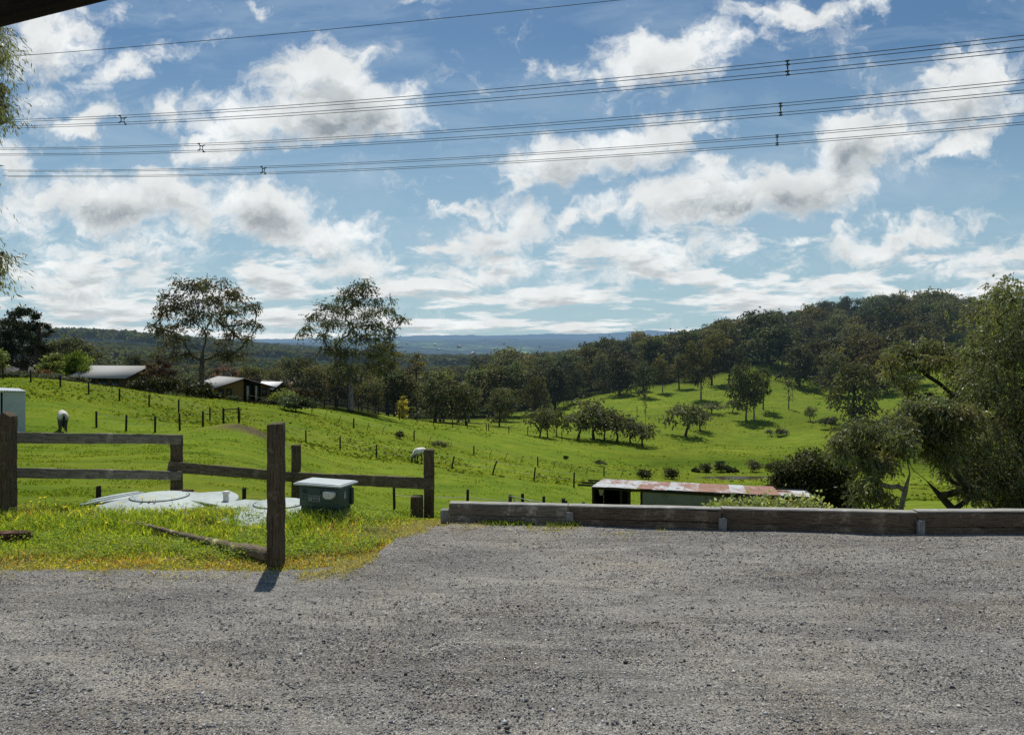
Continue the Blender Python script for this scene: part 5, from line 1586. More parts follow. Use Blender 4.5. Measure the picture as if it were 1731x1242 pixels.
def tin_shed():
    """small blue grey shed cut by the left edge"""
    Y = 43.0
    R0 = P(43, 661, Y); L0 = P(-70, 655, Y); z0 = R0[2]
    zb = gz(R0[0], Y) - .3
    t = thing('tin_shed', 'small blue grey corrugated iron shed at the left edge of the paddock', 'shed', (R0[0], Y, zb + .3))
    A = np.array([R0[0], Y, z0]); Bp = np.array([R0[0] - 1.25, Y - .1, z0 + .05]); Cq = np.array([R0[0] - 4.0, Y - .3, z0 + .12])
    def ws(name, a, b, mat):
        V, Fq, s = corr((a[0], a[1], zb), (b[0], b[1], zb), a, b, .15, .012); obj(name, mesh(name, V, Fq, mat, True), t)
    ws('wall', Bp, A, M_tinblue)
    ws('wall', Cq, Bp + [-.12, 0, 0], M_tinblue)
    mb = MB(); mb.box((Bp[0] - .06, Bp[1] + .03, (zb + z0) / 2), (.16, .03, z0 - zb - .1)); obj('door_gap', mb.mesh('door_gap', M_void), t)
    ws('wall', A, A + [-2.6, 3.2, -.06], M_tinblue); ws('wall', Cq, Cq + [-2.6, 3.2, .0], M_tinblue)
    # roof rising to the back with overhang
    V, Fq, s = corr(Cq + [-.2, -.25, .03], A + [.14, -.15, .02], Cq + [-2.8, 3.4, .06], A + [-2.65, 3.4, -.02], .15, .012)
    obj('roof', mesh('roof', V, Fq, M_tinroof, True), t)
    mb = MB(); mb.tube([Cq + [-.2, -.24, .0], A + [.13, -.14, -.01]], .03, 6); obj('gutter', mb.mesh('gutter', M_tinroof), t)


tin_shed()


# ------------------------------------------------------------------ farm houses
def quad_slab(mb, a, b, c, d, th):
    V = np.array([a, b, c, d], float); nr = np.cross(V[1] - V[0], V[3] - V[0]); nr /= np.linalg.norm(nr)
    mb.add(np.concatenate([V, V - nr * th]), np.array([[0, 1, 2, 3], [7, 6, 5, 4], [0, 4, 5, 1], [1, 5, 6, 2], [2, 6, 7, 3], [3, 7, 4, 0]]))


def gable_house(label, px, Y, rot, W, D, wallh, rise, zoff, roofm, wallm, wins, over=.5, front_bays=None, name='farm_house'):
    """ridge along local x; width W along x, depth D; gable ends at +-x"""
    b = G(px, Y); z0 = zoff if zoff < -3 else b[2] + zoff
    t = thing(name, label, 'house', (b[0], Y, z0), rot)
    B = Matrix.Translation((b[0], Y, z0)) @ Matrix.Rotation(rot, 4, 'Z')
    mb = MB()
    h2, w2 = D / 2, W / 2
    V = []
    for x in (-w2, w2):
        V += [(x, -h2, -1.5), (x, h2, -1.5), (x, h2, wallh), (x, 0, wallh + rise * (1 - 0.02)), (x, -h2, wallh)]
    mb.add(np.array(V), [np.array([[0, 5, 9, 4], [1, 2, 7, 6]]), np.array([[0, 4, 3, 2, 1], [5, 6, 7, 8, 9]])])
    obj('wall', mb.mesh('wall', wallm), t, B)
    mb = MB(); s = rise / h2; o = over
    for sg in (-1, 1):
        a = [(-w2 - o, 0, wallh + rise + .05), (w2 + o, 0, wallh + rise + .05), (w2 + o, sg * (h2 + o), wallh - s * o + .05), (-w2 - o, sg * (h2 + o), wallh - s * o + .05)]
        if sg > 0: a = a[::-1]
        quad_slab(mb, a[0], a[3], a[2], a[1], .08)
    rf = obj('roof', mb.mesh('roof', roofm), t, B)
    mb = MB()
    for sg in (-1, 1):
        for sx in (-1, 1):
            p0 = Vector((sx * (w2 + o + .02), 0, wallh + rise - .06)); p1 = Vector((sx * (w2 + o + .02), sg * (h2 + o), wallh - s * o - .06))
            mb.tube([p0, p1], .10, 4)
        mb.tube([(-w2 - o, sg * (h2 + o + .03), wallh - s * o - .03), (w2 + o, sg * (h2 + o + .03), wallh - s * o - .03)], .07, 6)
    obj('bargeboard', mb.mesh('bargeboard', M_trim), rf, B)
    for face, x, z, w, h in wins:
        mb = MB(); m2 = MB()
        if face == 'front':
            mb.box((x, -h2 - .02, z), (w, .06, h)); m2.box((x, -h2 - .052, z), (w - .14, .02, h - .14))
        else:
            sx = 1 if face == 'right' else -1
            mb.box((sx * (w2 + .02), x, z), (.06, w, h)); m2.box((sx * (w2 + .052), x, z), (.02, w - .14, h - .14))
        wn = obj('window', mb.mesh('window', M_trim), t, B)
        obj('pane', m2.mesh('pane', M_glass), wn, B)
    return t, B


gable_house('farm house with pale grey low pitched roof on the paddock crest', 203, 104, R(-14), 8.4, 7.5, 2.45, 1.3, -4.06, M_roofgrey, M_dkbrick,
            [('front', -2.9, 1.35, 1.1, 1.5), ('front', -1.2, 1.2, .9, 1.9), ('front', .6, 1.35, 1.4, 1.4), ('front', 2.6, 1.2, 1.0, 2.0), ('right', -1.5, 1.4, 1.2, 1.2)], .7)


def gable_front():
    """brown house whose gable end with open bays faces the viewer"""
    t, B = gable_house('brown gabled farm house with dark open bays under the gable', 390, 116, R(-50), 10.0, 8.6, 2.3, 1.35, -6.0, M_roofgrey, M_brick, [], .75)
    # local +x gable faces towards the viewer: add bays, columns and pale doors
    w2 = 5.0
    mb = MB()
    for y, w, h in ((1.7, 2.6, 3.3), ):
        mb.box((w2 + .03, y - .2, h / 2 + .3), (.08, w, h))
    bay = obj('open_bay', mb.mesh('open_bay', M_void), t, B)
    for y in (.45, 1.1, 1.75, 2.4):
        mb = MB(); mb.box((w2 + .20, y, 1.75), (.16, .16, 3.3)); obj('column', mb.mesh('column', M_fpost), t, B)
    mb = MB(); mb.box((w2 + .09, .8, 1.4), (.04, .4, 2.2)); mb.box((w2 + .09, 2.1, 1.4), (.04, .35, 2.2)); obj('door', mb.mesh('door', M_pale), t, B)
    for y in (-3.2, -2.0, 3.4):
        mb = MB(); m2 = MB()
        mb.box((w2 + .03, y, 1.5), (.06, .8, 1.3)); m2.box((w2 + .065, y, 1.5), (.02, .66, 1.16))
        wn = obj('window', mb.mesh('window', M_trim), t, B); obj('pane', m2.mesh('pane', M_glass), wn, B)


gable_front()
gable_house('small outbuilding with bright white roof right of the brown gabled house', 460, 124, R(-20), 3.2, 3.6, 2.2, .9, -6.5, M_roofwhite, M_dkbrick, [('front', 0, 1.2, 1.0, 1.0)], .5, name='outbuilding')
gable_house('low red brown roofed shed among the trees behind the white roof', 478, 175, R(-10), 9.5, 5.0, 2.2, 1.1, 2.2, m_paint('dull_red_roof', (.20, .13, .10), .7, .2), M_dkbrick, [('front', -2, 1.2, 1.2, 1.0), ('front', 2, 1.2, 1.2, 1.0)], .4, name='outbuilding')
gable_house('dark long shed under the big pine', 26, 118, R(-5), 9.0, 6.0, 2.5, 1.0, -.2, M_trim, M_void, [('front', -2, 1.2, 1.4, 1.2)], .4, name='outbuilding')
# tiny farm houses far across the valley
for i, (px, Y, lab) in enumerate([(688, 3900, 'tiny pale farm house far off on the left of the blue valley'), (735, 3700, 'tiny pale farm house pair far off under the green fields'), (776, 3300, 'tiny pale farm house far off right of the green fields'), (741, 3000, 'tiny pale farm house lowest in the far valley'), (912, 3600, 'tiny pale farm house far off in the middle of the valley'), (800, 2600, 'tiny pale farm house above the wooded valley floor'), (820, 5200, 'tiny pale farm house on the distant ridge')]):
    s = .85 + .25 * (i % 3)
    b = G(px, Y)
    t = thing('farm_house', lab, 'house', b, .4 * i, 'tiny pale houses far across the valley')
    B = Matrix.Translation(Vector([float(q) for q in b])) @ Matrix.Rotation(.4 * i, 4, 'Z') @ Matrix.Scale(s, 4)
    mb = MB(); V = []
    for x in (-6, 6): V += [(x, -4, -6), (x, 4, -6), (x, 4, 6.0), (x, 0, 7.6), (x, -4, 6.0)]
    mb.add(np.array(V), [np.array([[0, 5, 9, 4], [1, 2, 7, 6]]), np.array([[0, 4, 3, 2, 1], [5, 6, 7, 8, 9]])]); obj('wall', mb.mesh('wall', M_pale), t, B)
    mb = MB(); quad_slab(mb, (-6.6, 0, 7.9), (-6.6, -4.6, 5.9), (6.6, -4.6, 5.9), (6.6, 0, 7.9), .2); quad_slab(mb, (6.6, 0, 7.9), (6.6, 4.6, 5.9), (-6.6, 4.6, 5.9), (-6.6, 0, 7.9), .2); obj('roof', mb.mesh('roof', M_roofwhite if i % 2 else M_roofgrey), t, B)


# ------------------------------------------------------------------ paddock fences
def paddock_fence(label, spec, hgt, rad, wires, wire_r=.008, lean=None, sink=.3):
    """spec: (px, Y) of each post; every post is a part, the wires one part"""
    pts = [G(px, Y) for px, Y in spec]
    t = thing('paddock_fence', label, 'fence', pts[0])
    tops = []
    rr = random.Random(len(spec) * 7 + int(spec[0][0]))
    for i, p in enumerate(pts):
        h = hgt[i] if isinstance(hgt, (list, tuple)) else hgt * rr.uniform(.94, 1.05)
        ln = lean[i] if lean else rr.uniform(-.03, .03)
        q = p + np.array([ln * h, 0, h])
        tops.append((p, q))
        mb = MB(); r_ = rad[i] if isinstance(rad, (list, tuple)) else rad
        mb.tube([p - [0, 0, sink], p * .5 + q * .5, q], [r_, r_, r_ * .97], 8); obj('post', mb.mesh('post', M_fpost, True), t)
    if wires:
        mb = MB()
        for f in wires:
            line = [a * (1 - f) + b * f for a, b in tops]
            for u, v in zip(line[:-1], line[1:]):
                s = np.linspace(0, 1, 6)[:, None]; w = u * (1 - s) + v * s; w[:, 2] -= .04 * np.sin(np.pi * s[:, 0])
                mb.tube(w, wire_r, 4, False)
        obj('wire', mb.mesh('wire', M_wire), t)
    return t, tops


paddock_fence('line of round posts running down the left side of the upper paddock', [(5, 72), (52, 71), (102, 70), (150, 69), (202, 68.5), (252, 68), (302, 68), (355, 68)], 1.18, .075, (.55, .9))
t, tops = paddock_fence('short line of posts with one braced bay ending at bare earth', [(163, 50), (213, 50), (262, 50), (304, 50), (343, 50), (378, 50), (404, 50)], [1.1, 1.1, 1.1, 1.15, 1.1, 1.15, 1.2], .07, (.5, .85))
beam('brace_rail', tops[5][0] * .1 + tops[5][1] * .9, tops[6][0] * .1 + tops[6][1] * .9, .07, .05, M_fpost, t)
paddock_fence('fence of dark posts crossing the middle of the paddock past the white horse', [(405, 70), (517, 66), (575, 64), (636, 63), (763, 63), (831, 61), (902, 59), (970, 57)], [1.1, 1.1, 1.12, 1.12, 1.1, 1.15, 1.15, 1.2], .065, (.5, .9), lean=[0, 0, 0, .02, .22, .38, .12, .03])
spec3 = [(421, 93), (452, 92), (500, 90), (524, 88), (547, 88), (571, 88), (598, 88), (620, 88), (645, 88.5), (671, 88.5), (700, 89), (725, 89), (760, 89), (801, 90), (826, 90), (853, 90), (879, 90), (909, 91), (934, 91), (963, 91), (990, 91.5), (1021, 92), (1048, 92)]
ln3 = [0, .1, 0, .4, .45, .4, 0, .25, .45, .45, 0, .3, .3, 0, .4, .4, .45, 0, .4, .4, .4, 0, .5]
paddock_fence('leaning line of thin pickets along the far side of the paddock', spec3, [1.15 if l == 0 else .95 for l in ln3], [.085 if l == 0 else .03 for l in ln3], (.9,), lean=ln3)
paddock_fence('row of dark posts just behind the timber wall', [(667, 30), (790, 30), (884, 30), (918, 30), (951, 30), (956.5, 30.2), (986, 30)], [1.3, 1.24, 1.28, 1.28, 1.3, 1.22, 1.25], [.055, .06, .07, .065, .08, .075, .065], (.75,), .012)
# far dark rail fence and posts at the wood's edge
t, tops = paddock_fence('dark post and rail yard fence under the tall pale trunked gum', [(548, 122), (570, 124), (588, 126), (606, 127), (622, 128), (640, 129), (657, 129), (675, 129)], 1.5, .09, None)
for f in (.45, .92):
    mb = MB()
    for (a, b), (c, d) in zip(tops[:-1], tops[1:]): mb.tube([a * (1 - f) + b * f, c * (1 - f) + d * f], .06, 4)
    obj('rail', mb.mesh('rail', M_fpost), t)
paddock_fence('line of posts along the far rim of the paddock by the golden poplar', [(675, 126), (705, 127), (733, 127), (765, 127), (790, 128), (822, 128), (826, 128), (860, 129), (892, 130), (950, 129), (980, 129)], 1.35, .08, (.9,))


def farm_gate():
    """tube gate leaning between two of the near posts"""
    a, b = G(862, 29.8), G(949, 29.8)
    t = thing('farm_gate', 'thin metal tube farm gate showing over the timber wall', 'gate', a)
    mb = MB()
    top0, top1 = a + [0, 0, 1.12], b + [0, 0, .95]
    mb.tube([a + [0, 0, .1], top0, top1, b + [0, 0, .1]], .022, 8)
    for f in (.25, .5, .75): mb.tube([a * 1 + [0, 0, 1.12 * f], b + [0, 0, .95 * f]], .010, 6)
    obj('frame', mb.mesh('frame', M_wire, True), t)
    mb = MB()
    mb.tube([top0 * .93 + top1 * .07, (a * .78 + b * .22) + [0, 0, .1]], .018, 6); mb.tube([top0 * .45 + top1 * .55, (a * .28 + b * .72) + [0, 0, .1]], .018, 6)
    obj('brace', mb.mesh('brace', M_wire, True), t)
    p = G(858, 30)
    mb = MB(); mb.tube([p - [0, 0, .3], p + [.12, 0, 1.15]], .075, 8)
    o = obj('gate_post', mb.mesh('gate_post', M_fpost, True)); tag(o, 'leaning dark post at the hinge end of the tube gate', 'post')


farm_gate()


# ------------------------------------------------------------------ horses
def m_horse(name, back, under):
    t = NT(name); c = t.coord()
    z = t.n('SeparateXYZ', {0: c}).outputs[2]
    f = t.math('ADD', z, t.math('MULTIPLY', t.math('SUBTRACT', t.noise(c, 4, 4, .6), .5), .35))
    col = t.ramp(f, [(.72, under), (1.08, back)])  # belly and legs darker towards the ground: their shade painted into the coat
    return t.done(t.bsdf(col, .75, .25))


def horse(label, loc, heading, mat, darkm, head_dark):
    """grazing horse, body one skinned surface; local +x is forward"""
    t = thing('horse', label, 'horse', loc, heading)
    B = Matrix.Translation(Vector([float(q) for q in loc])) @ Matrix.Rotation(heading, 4, 'Z')
    V = []; E = []; Rr = []
    def ch(pts, root=None):
        prev = root
        for p, r_ in pts:
            V.append(p); Rr.append(r_ if isinstance(r_, tuple) else (r_, r_))
            if prev is not None: E.append((prev, len(V) - 1))
            prev = len(V) - 1
        return prev
    ch([((-.55, 0, 1.08), (.25, .27))])                                     # 0 pelvis
    ch([((-.25, 0, 1.06), (.27, .28)), ((.08, 0, 1.03), (.29, .31)), ((.38, 0, 1.06), (.26, .30)), ((.58, 0, 1.10), (.20, .25))], 0)   # 1-4 barrel, chest
    ch([((.80, 0, .98), (.13, .18)), ((1.02, 0, .72), (.10, .14)), ((1.16, 0, .48), (.085, .11)), ((1.22, 0, .36), (.085, .11)), ((1.25, 0, .22), (.065, .08)), ((1.27, 0, .08), (.05, .06))], 4)  # neck, head to the grass
    ch([((-.76, 0, 1.04), (.17, .2))], 0)                                    # rump
    for s, dx in ((1, .10), (-1, -.06)):
        ch([((.48 + dx * .3, s * .15, .80), .12), ((.50 + dx, s * .15, .50), .065), ((.50 + dx, s * .15, .42), .06), ((.50 + dx, s * .15, .12), .04), ((.53 + dx, s * .15, .03), .055)], 3)
    for s, dx in ((1, -.06), (-1, .10)):
        ch([((-.60 + dx * .3, s * .15, .82), .15), ((-.54 + dx, s * .15, .66), .10), ((-.74 + dx, s * .15, .47), .06), ((-.72 + dx, s * .15, .14), .042), ((-.68 + dx, s * .15, .03), .055)], 0)
    me = bpy.data.meshes.new('body'); me.from_pydata(V, E, []); me.materials.append(mat)
    o = obj('body', me, t, B)
    sk = o.modifiers.new('skin', 'SKIN'); sk.use_smooth_shade = True
    for i, d in enumerate(me.skin_vertices[0].data): d.radius = Rr[i]; d.use_root = (i == 0)
    o.modifiers.new('sub', 'SUBSURF').levels = 1; o.modifiers['sub'].render_levels = 2
    mb = MB()
    mb.tube([(-.90, 0, 1.12), (-1.0, 0, 1.0), (-1.02, .02, .75), (-1.0, .03, .5), (-.98, .02, .32)], [.04, .07, .085, .075, .02], 8); obj('tail', mb.mesh('tail', darkm, True), t, B)
    mb = MB()
    mb.tube([(.62, 0, 1.30), (.84, .04, 1.12), (1.05, .06, .84), (1.20, .05, .56)], [.03, .05, .05, .03], 6); obj('mane', mb.mesh('mane', darkm, True), t, B)
    mb = MB()
    for s in (1, -1): mb.tube([(1.18, s * .06, .50), (1.12, s * .08, .60), (1.15, s * .09, .64)], [.03, .03, .006], 6)
    obj('ear', mb.mesh('ear', mat, True), t, B)
    return t


M_hd = m_paint('dark_tail_hair', (.02, .018, .016), .8, .2)
p = G(106, 45.5)
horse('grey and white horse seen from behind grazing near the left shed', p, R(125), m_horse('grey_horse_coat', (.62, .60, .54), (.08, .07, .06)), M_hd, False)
p = G(709, 62)
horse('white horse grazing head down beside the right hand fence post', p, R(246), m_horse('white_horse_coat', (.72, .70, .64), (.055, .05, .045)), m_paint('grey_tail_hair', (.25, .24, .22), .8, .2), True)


# ------------------------------------------------------------------ power lines
def curve3(p, q, sag, n=60, ext=.75):
    s = np.linspace(-ext, 1 + ext, n)[:, None]
    w = p * (1 - s) + q * s
    w[:, 2] += sag * 4 * (s[:, 0] ** 2 - s[:, 0])
    return w


def power_line(label, a, b, sag, sp, spacers):
    t = thing('power_line', label, 'power line', a)
    h = sp / 2
    d = (b - a); d[2] = 0; d /= np.linalg.norm(d); side = np.array([-d[1], d[0], 0])
    for u, v in ((-h, h), (h, h), (-h, -h), (h, -h)):
        w = curve3(a, b, sag) + side * u + np.array([0, 0, v])
        mb = MB(); mb.tube(w, .016, 5, False); obj('conductor', mb.mesh('conductor', M_cond, True), t)
    for px in spacers:
        w = curve3(a, b, sag, 2000); pr = w[:, 0] / w[:, 1] * F + CX
        ok = w[:, 1] > 3
        i = np.argmin(np.where(ok, np.abs(pr - px), 1e9)); c = w[i]
        mb = MB()
        K = [c + side * u + np.array([0, 0, v]) for u, v in ((-h, h), (h, h), (h, -h), (-h, -h))]
        r4 = [c + (k - c) * .5 for k in K]
        mb.tube(r4 + [r4[0]], .028, 6)
        for k, q in zip(K, r4): mb.tube([q, k], .03, 6); mb.tube([k - d * .08, k + d * .08], .04, 6)
        obj('spacer', mb.mesh('spacer', M_spacer), t)


power_line('highest four wire power line bundle crossing the whole sky', P(207, 203, 45), P(1332, 115, 30), .22, .42, (207, 1332))
power_line('middle four wire power line bundle crossing the whole sky', P(340, 250, 47), P(1320, 185, 34), .20, .42, (340, 1320))
power_line('lowest four wire power line bundle crossing the whole sky', P(445, 288, 50), P(1314, 237, 39), .18, .42, (445, 1314))
mb = MB(); a, b = P(0, 97, 48), P(1050, 0, 38)
mb.tube(curve3(a, b, .15), .018, 5, False)
tag(obj('earth_wire', mb.mesh('earth_wire', M_cond, True)), 'single thin wire crossing the upper left sky', 'wire')

# ------------------------------------------------------------------ eave over the viewer's left
e0, e1 = np.array([-1.38, 2.0, 2.93]), np.array([-1.066, 1.87, 2.93])
d = (e1 - e0) / np.linalg.norm(e1 - e0); nrm = np.array([-d[1], d[0], 0])
t = thing('roof_eave', 'dark timber eave corner in the top left of the view', 'eave', e0)
beam('fascia', e0 - d * 2.0 + [0, 0, .11], e0 + d * 3.0 + [0, 0, .11], .22, .05, M_eave, t)
mb = MB(); c0, c1 = e0 - d * 2.0 + [0, 0, .22], e0 + d * 3.0 + [0, 0, .22]
quad_slab(mb, c0 + nrm * .06, c0 - nrm * 1.2 + [0, 0, .35], c1 - nrm * 1.2 + [0, 0, .35], c1 + nrm * .06, .03)
obj('roof_sheet', mb.mesh('roof_sheet', M_tinroof), t)

# ------------------------------------------------------------------ sky, sun, camera
SUN_EL, SUN_AZ = R(61), R(-10)
world = bpy.data.worlds.new('World'); scene.world = world; world.use_nodes = True


def build_world():
    nt = world.node_tree; nt.nodes.clear()
    def N(tree, typ, ins=None, **kw):
        nd = tree.nodes.new('ShaderNode' + typ)
        for k, v in kw.items(): setattr(nd, k, v)
        for k, v in (ins or {}).items():
            s = nd.inputs[k]
            if isinstance(v, bpy.types.NodeSocket): tree.links.new(v, s)
            else: s.default_value = v
        return nd
    def S(px, py): return ((px - CX) / F, (HZ - py) / F)
    # cloud banks: (px, py, half width, half height, tilt in degrees, weight), given as slopes of the viewing direction
    BL = [(540, 120, 140, 75, -15, 1.0), (600, 190, 125, 70, 0, 1.05), (480, 205, 190, 70, -10, 1.0), (370, 262, 140, 34, -14, .9), (325, 190, 65, 55, -40, .7),
          (80, 60, 105, 85, -10, .95), (235, 110, 125, 42, -22, .85), (25, 255, 70, 48, 0, .95), (165, 215, 55, 24, 0, .75), (60, 160, 55, 70, 20, .5),
          (230, 345, 260, 52, 2, 1.0), (450, 350, 150, 52, 6, 1.0), (570, 392, 150, 34, 12, .9), (90, 330, 150, 55, 0, .8), (200, 400, 150, 34, 0, .75),
          (990, 268, 165, 56, -10, 1.05), (1110, 240, 150, 26, -25, .8), (1215, 210, 50, 32, -30, .8), (880, 315, 80, 32, -30, .8),
          (1120, 92, 150, 62, -14, 1.0), (1000, 125, 80, 22, -10, .7), (1255, 58, 60, 24, -20, .65), (925, 122, 36, 20, 10, .65),
          (1610, 160, 175, 66, -22, 1.0), (1460, 250, 120, 62, -20, 1.05), (1610, 250, 190, 40, -28, .85), (1200, 335, 190, 58, -8, 1.05), (1350, 318, 170, 58, -6, 1.05), (1180, 372, 110, 26, -5, .8),
          (840, 398, 120, 40, -14, .95), (970, 372, 100, 25, -28, .8), (770, 362, 90, 15, -12, .7),
          (1500, 398, 190, 30, -8, .9), (1650, 435, 120, 22, -6, .8), (620, 440, 150, 30, -6, .8), (810, 458, 130, 24, -5, .8), (1080, 440, 190, 30, -8, .85), (130, 455, 220, 30, -4, .8),
          (1330, 8, 110, 30, 8, .75), (1440, 6, 60, 24, 0, .7), (205, 8, 40, 30, 40, .5), (420, 18, 30, 18, 0, .5), (730, 10, 220, 14, -4, .35), (1700, 5, 40, 18, 0, .4)]
    GR = [(575, 215, 135, 40, -8, 1.0), (470, 265, 110, 22, -8, .5), (1000, 288, 120, 28, -8, .9), (1290, 345, 180, 36, -8, .8), (1430, 268, 70, 36, -20, .7), (420, 372, 120, 30, 5, .8), (200, 362, 140, 26, 3, .8), (840, 412, 80, 22, -14, .6), (1120, 110, 90, 26, -10, .3), (1480, 412, 120, 18, -8, .6), (30, 285, 60, 20, 0, .6), (1600, 215, 100, 26, -25, .35), (80, 90, 70, 30, 0, .2)]
    g = bpy.data.node_groups.new('CloudField', 'ShaderNodeTree')
    g.interface.new_socket('Vector', in_out='INPUT', socket_type='NodeSocketVector')
    g.interface.new_socket('Density', in_out='OUTPUT', socket_type='NodeSocketFloat')
    gi = g.nodes.new('NodeGroupInput'); go = g.nodes.new('NodeGroupOutput')
    def blobs(tree, vec, lst, amp=1.0):
        acc = None
        for (px, py, rx, ry, rot, w) in lst:
            u, v = S(px, py)
            m = N(tree, 'Mapping', {'Vector': vec, 'Location': (u, v, 0), 'Rotation': (0, 0, R(-rot)), 'Scale': (rx / F * 1.25, ry / F * 1.25, 1)}, vector_type='TEXTURE')
            gr = N(tree, 'TexGradient', {'Vector': m.outputs[0]}, gradient_type='SPHERICAL')
            sq = N(tree, 'Math', {0: gr.outputs['Fac'], 1: .85}, operation='POWER')
            q = N(tree, 'Math', {0: sq.outputs[0], 1: w}, operation='MULTIPLY').outputs[0]
            acc = q if acc is None else N(tree, 'Math', {0: acc, 1: q, 2: .15}, operation='SMOOTH_MAX').outputs[0]
        return acc
    vec = gi.outputs[0]
    w2 = N(g, 'TexNoise', {'Vector': vec, 'Scale': 19.0, 'Detail': 4.0, 'Roughness': .6}).outputs['Color']
    w2 = N(g, 'VectorMath', {0: w2, 1: (.5, .5, .5)}, operation='SUBTRACT').outputs[0]
    w2 = N(g, 'VectorMath', {0: w2, 1: (.075, .060, 0)}, operation='MULTIPLY').outputs[0]
    # domain warp so that the banks get ragged, curled edges
    w1 = N(g, 'TexNoise', {'Vector': vec, 'Scale': 5.0, 'Detail': 5.0, 'Roughness': .6}).outputs['Color']
    w1 = N(g, 'VectorMath', {0: w1, 1: (.5, .5, .5)}, operation='SUBTRACT').outputs[0]
    w1 = N(g, 'VectorMath', {0: w1, 1: (.20, .13, 0)}, operation='MULTIPLY').outputs[0]
    vw = N(g, 'VectorMath', {0: vec, 1: w1}, operation='ADD').outputs[0]
    vw = N(g, 'VectorMath', {0: vw, 1: w2}, operation='ADD').outputs[0]
    b = blobs(g, vw, BL)
    vs = N(g, 'VectorMath', {0: N(g, 'VectorMath', {0: vec, 1: w2}, operation='ADD').outputs[0], 1: (1.0, 1.45, 1)}, operation='MULTIPLY').outputs[0]
    f1 = N(g, 'TexNoise', {'Vector': vs, 'Scale': 7.5, 'Detail': 10.0, 'Roughness': .62, 'Distortion': .35}).outputs[0]
    f2 = N(g, 'TexNoise', {'Vector': vs, 'Scale': 26.0, 'Detail': 7.0, 'Roughness': .62, 'Distortion': .6}).outputs[0]
    fs = N(g, 'Math', {0: N(g, 'Math', {0: f1, 1: 1.75}, operation='MULTIPLY').outputs[0], 1: N(g, 'Math', {0: f2, 1: 1.10}, operation='MULTIPLY').outputs[0]}, operation='ADD').outputs[0]   # mean about .99
    fs = N(g, 'Math', {0: fs, 1: 1.70}, operation='SUBTRACT').outputs[0]
    # flat layer seen edge on, thinning into bands towards the horizon
    sp = N(g, 'SeparateXYZ', {0: vec})
    vv = N(g, 'Math', {0: N(g, 'Math', {0: sp.outputs[1], 1: .022}, operation='ADD').outputs[0], 1: .006}, operation='MAXIMUM').outputs[0]
    ln = N(g, 'Math', {0: N(g, 'Math', {0: vv, 1: math.e}, operation='LOGARITHM').outputs[0], 1: 3.7}, operation='MULTIPLY').outputs[0]
    lx = N(g, 'Math', {0: sp.outputs[0], 1: 8.5}, operation='MULTIPLY').outputs[0]
    ln = N(g, 'Math', {0: ln, 1: N(g, 'Math', {0: lx, 1: -.13}, operation='MULTIPLY').outputs[0]}, operation='ADD').outputs[0]
    lv = N(g, 'CombineXYZ', {0: lx, 1: ln, 2: 2.3}).outputs[0]
    l1 = N(g, 'TexNoise', {'Vector': lv, 'Scale': 1.05, 'Detail': 9.0, 'Roughness': .60, 'Distortion': .15}).outputs[0]
    amt = N(g, 'MapRange', {'Value': sp.outputs[1], 'From Min': .27, 'From Max': .10, 'To Min': -1.1, 'To Max': .36}).outputs[0]
    lay = N(g, 'Math', {0: N(g, 'Math', {0: l1, 1: .52}, operation='SUBTRACT').outputs[0], 1: 5.2}, operation='MULTIPLY').outputs[0]
    lay = N(g, 'Math', {0: lay, 1: amt}, operation='ADD').outputs[0]
    d1 = N(g, 'Math', {0: N(g, 'Math', {0: b, 1: 1.18}, operation='MULTIPLY').outputs[0], 1: fs}, operation='ADD').outputs[0]
    d1 = N(g, 'Math', {0: d1, 1: .08}, operation='SUBTRACT').outputs[0]
    dd = N(g, 'Math', {0: d1, 1: lay, 2: .18}, operation='SMOOTH_MAX').outputs[0]
    g.links.new(dd, go.inputs[0])

    tc = N(nt, 'TexCoord').outputs['Generated']
    sx = N(nt, 'SeparateXYZ', {0: tc})
    ay = N(nt, 'Math', {0: N(nt, 'Math', {0: sx.outputs[1], 1: 0}, operation='ABSOLUTE').outputs[0], 1: .12}, operation='MAXIMUM').outputs[0]
    u = N(nt, 'Math', {0: sx.outputs[0], 1: ay}, operation='DIVIDE').outputs[0]
    v = N(nt, 'Math', {0: sx.outputs[2], 1: ay}, operation='DIVIDE').outputs[0]
    uv = N(nt, 'CombineXYZ', {0: u, 1: v, 2: 0}).outputs[0]
    A = N(nt, 'Group'); A.node_tree = g; nt.links.new(uv, A.inputs[0])
    off = N(nt, 'Math', {0: N(nt, 'Math', {0: v, 1: .085}, operation='MULTIPLY').outputs[0], 1: .007}, operation='ADD').outputs[0]
    up = N(nt, 'VectorMath', {0: uv, 1: N(nt, 'CombineXYZ', {0: -.004, 1: off, 2: 0}).outputs[0]}, operation='ADD').outputs[0]
    Bn = N(nt, 'Group'); Bn.node_tree = g; nt.links.new(up, Bn.inputs[0])
    dA, dB = A.outputs[0], Bn.outputs[0]
    alpha = N(nt, 'MapRange', {'Value': dA, 'From Min': -.14, 'From Max': .52, 'To Min': 0, 'To Max': 1}, interpolation_type='SMOOTHSTEP').outputs[0]
    alpha = N(nt, 'Math', {0: alpha, 1: .97}, operation='MULTIPLY').outputs[0]
    shade = N(nt, 'MapRange', {'Value': dB, 'From Min': .15, 'From Max': 1.0, 'To Min': 0, 'To Max': .72}, interpolation_type='SMOOTHSTEP').outputs[0]
    gw = blobs(nt, uv, GR)
    fine = N(nt, 'TexNoise', {'Vector': uv, 'Scale': 11.0, 'Detail': 7.0, 'Roughness': .6}).outputs[0]
    gm = N(nt, 'Math', {0: gw, 1: N(nt, 'MapRange', {'Value': fine, 'From Min': .3, 'From Max': .7, 'To Min': .25, 'To Max': 1.1}).outputs[0]}, operation='MULTIPLY').outputs[0]
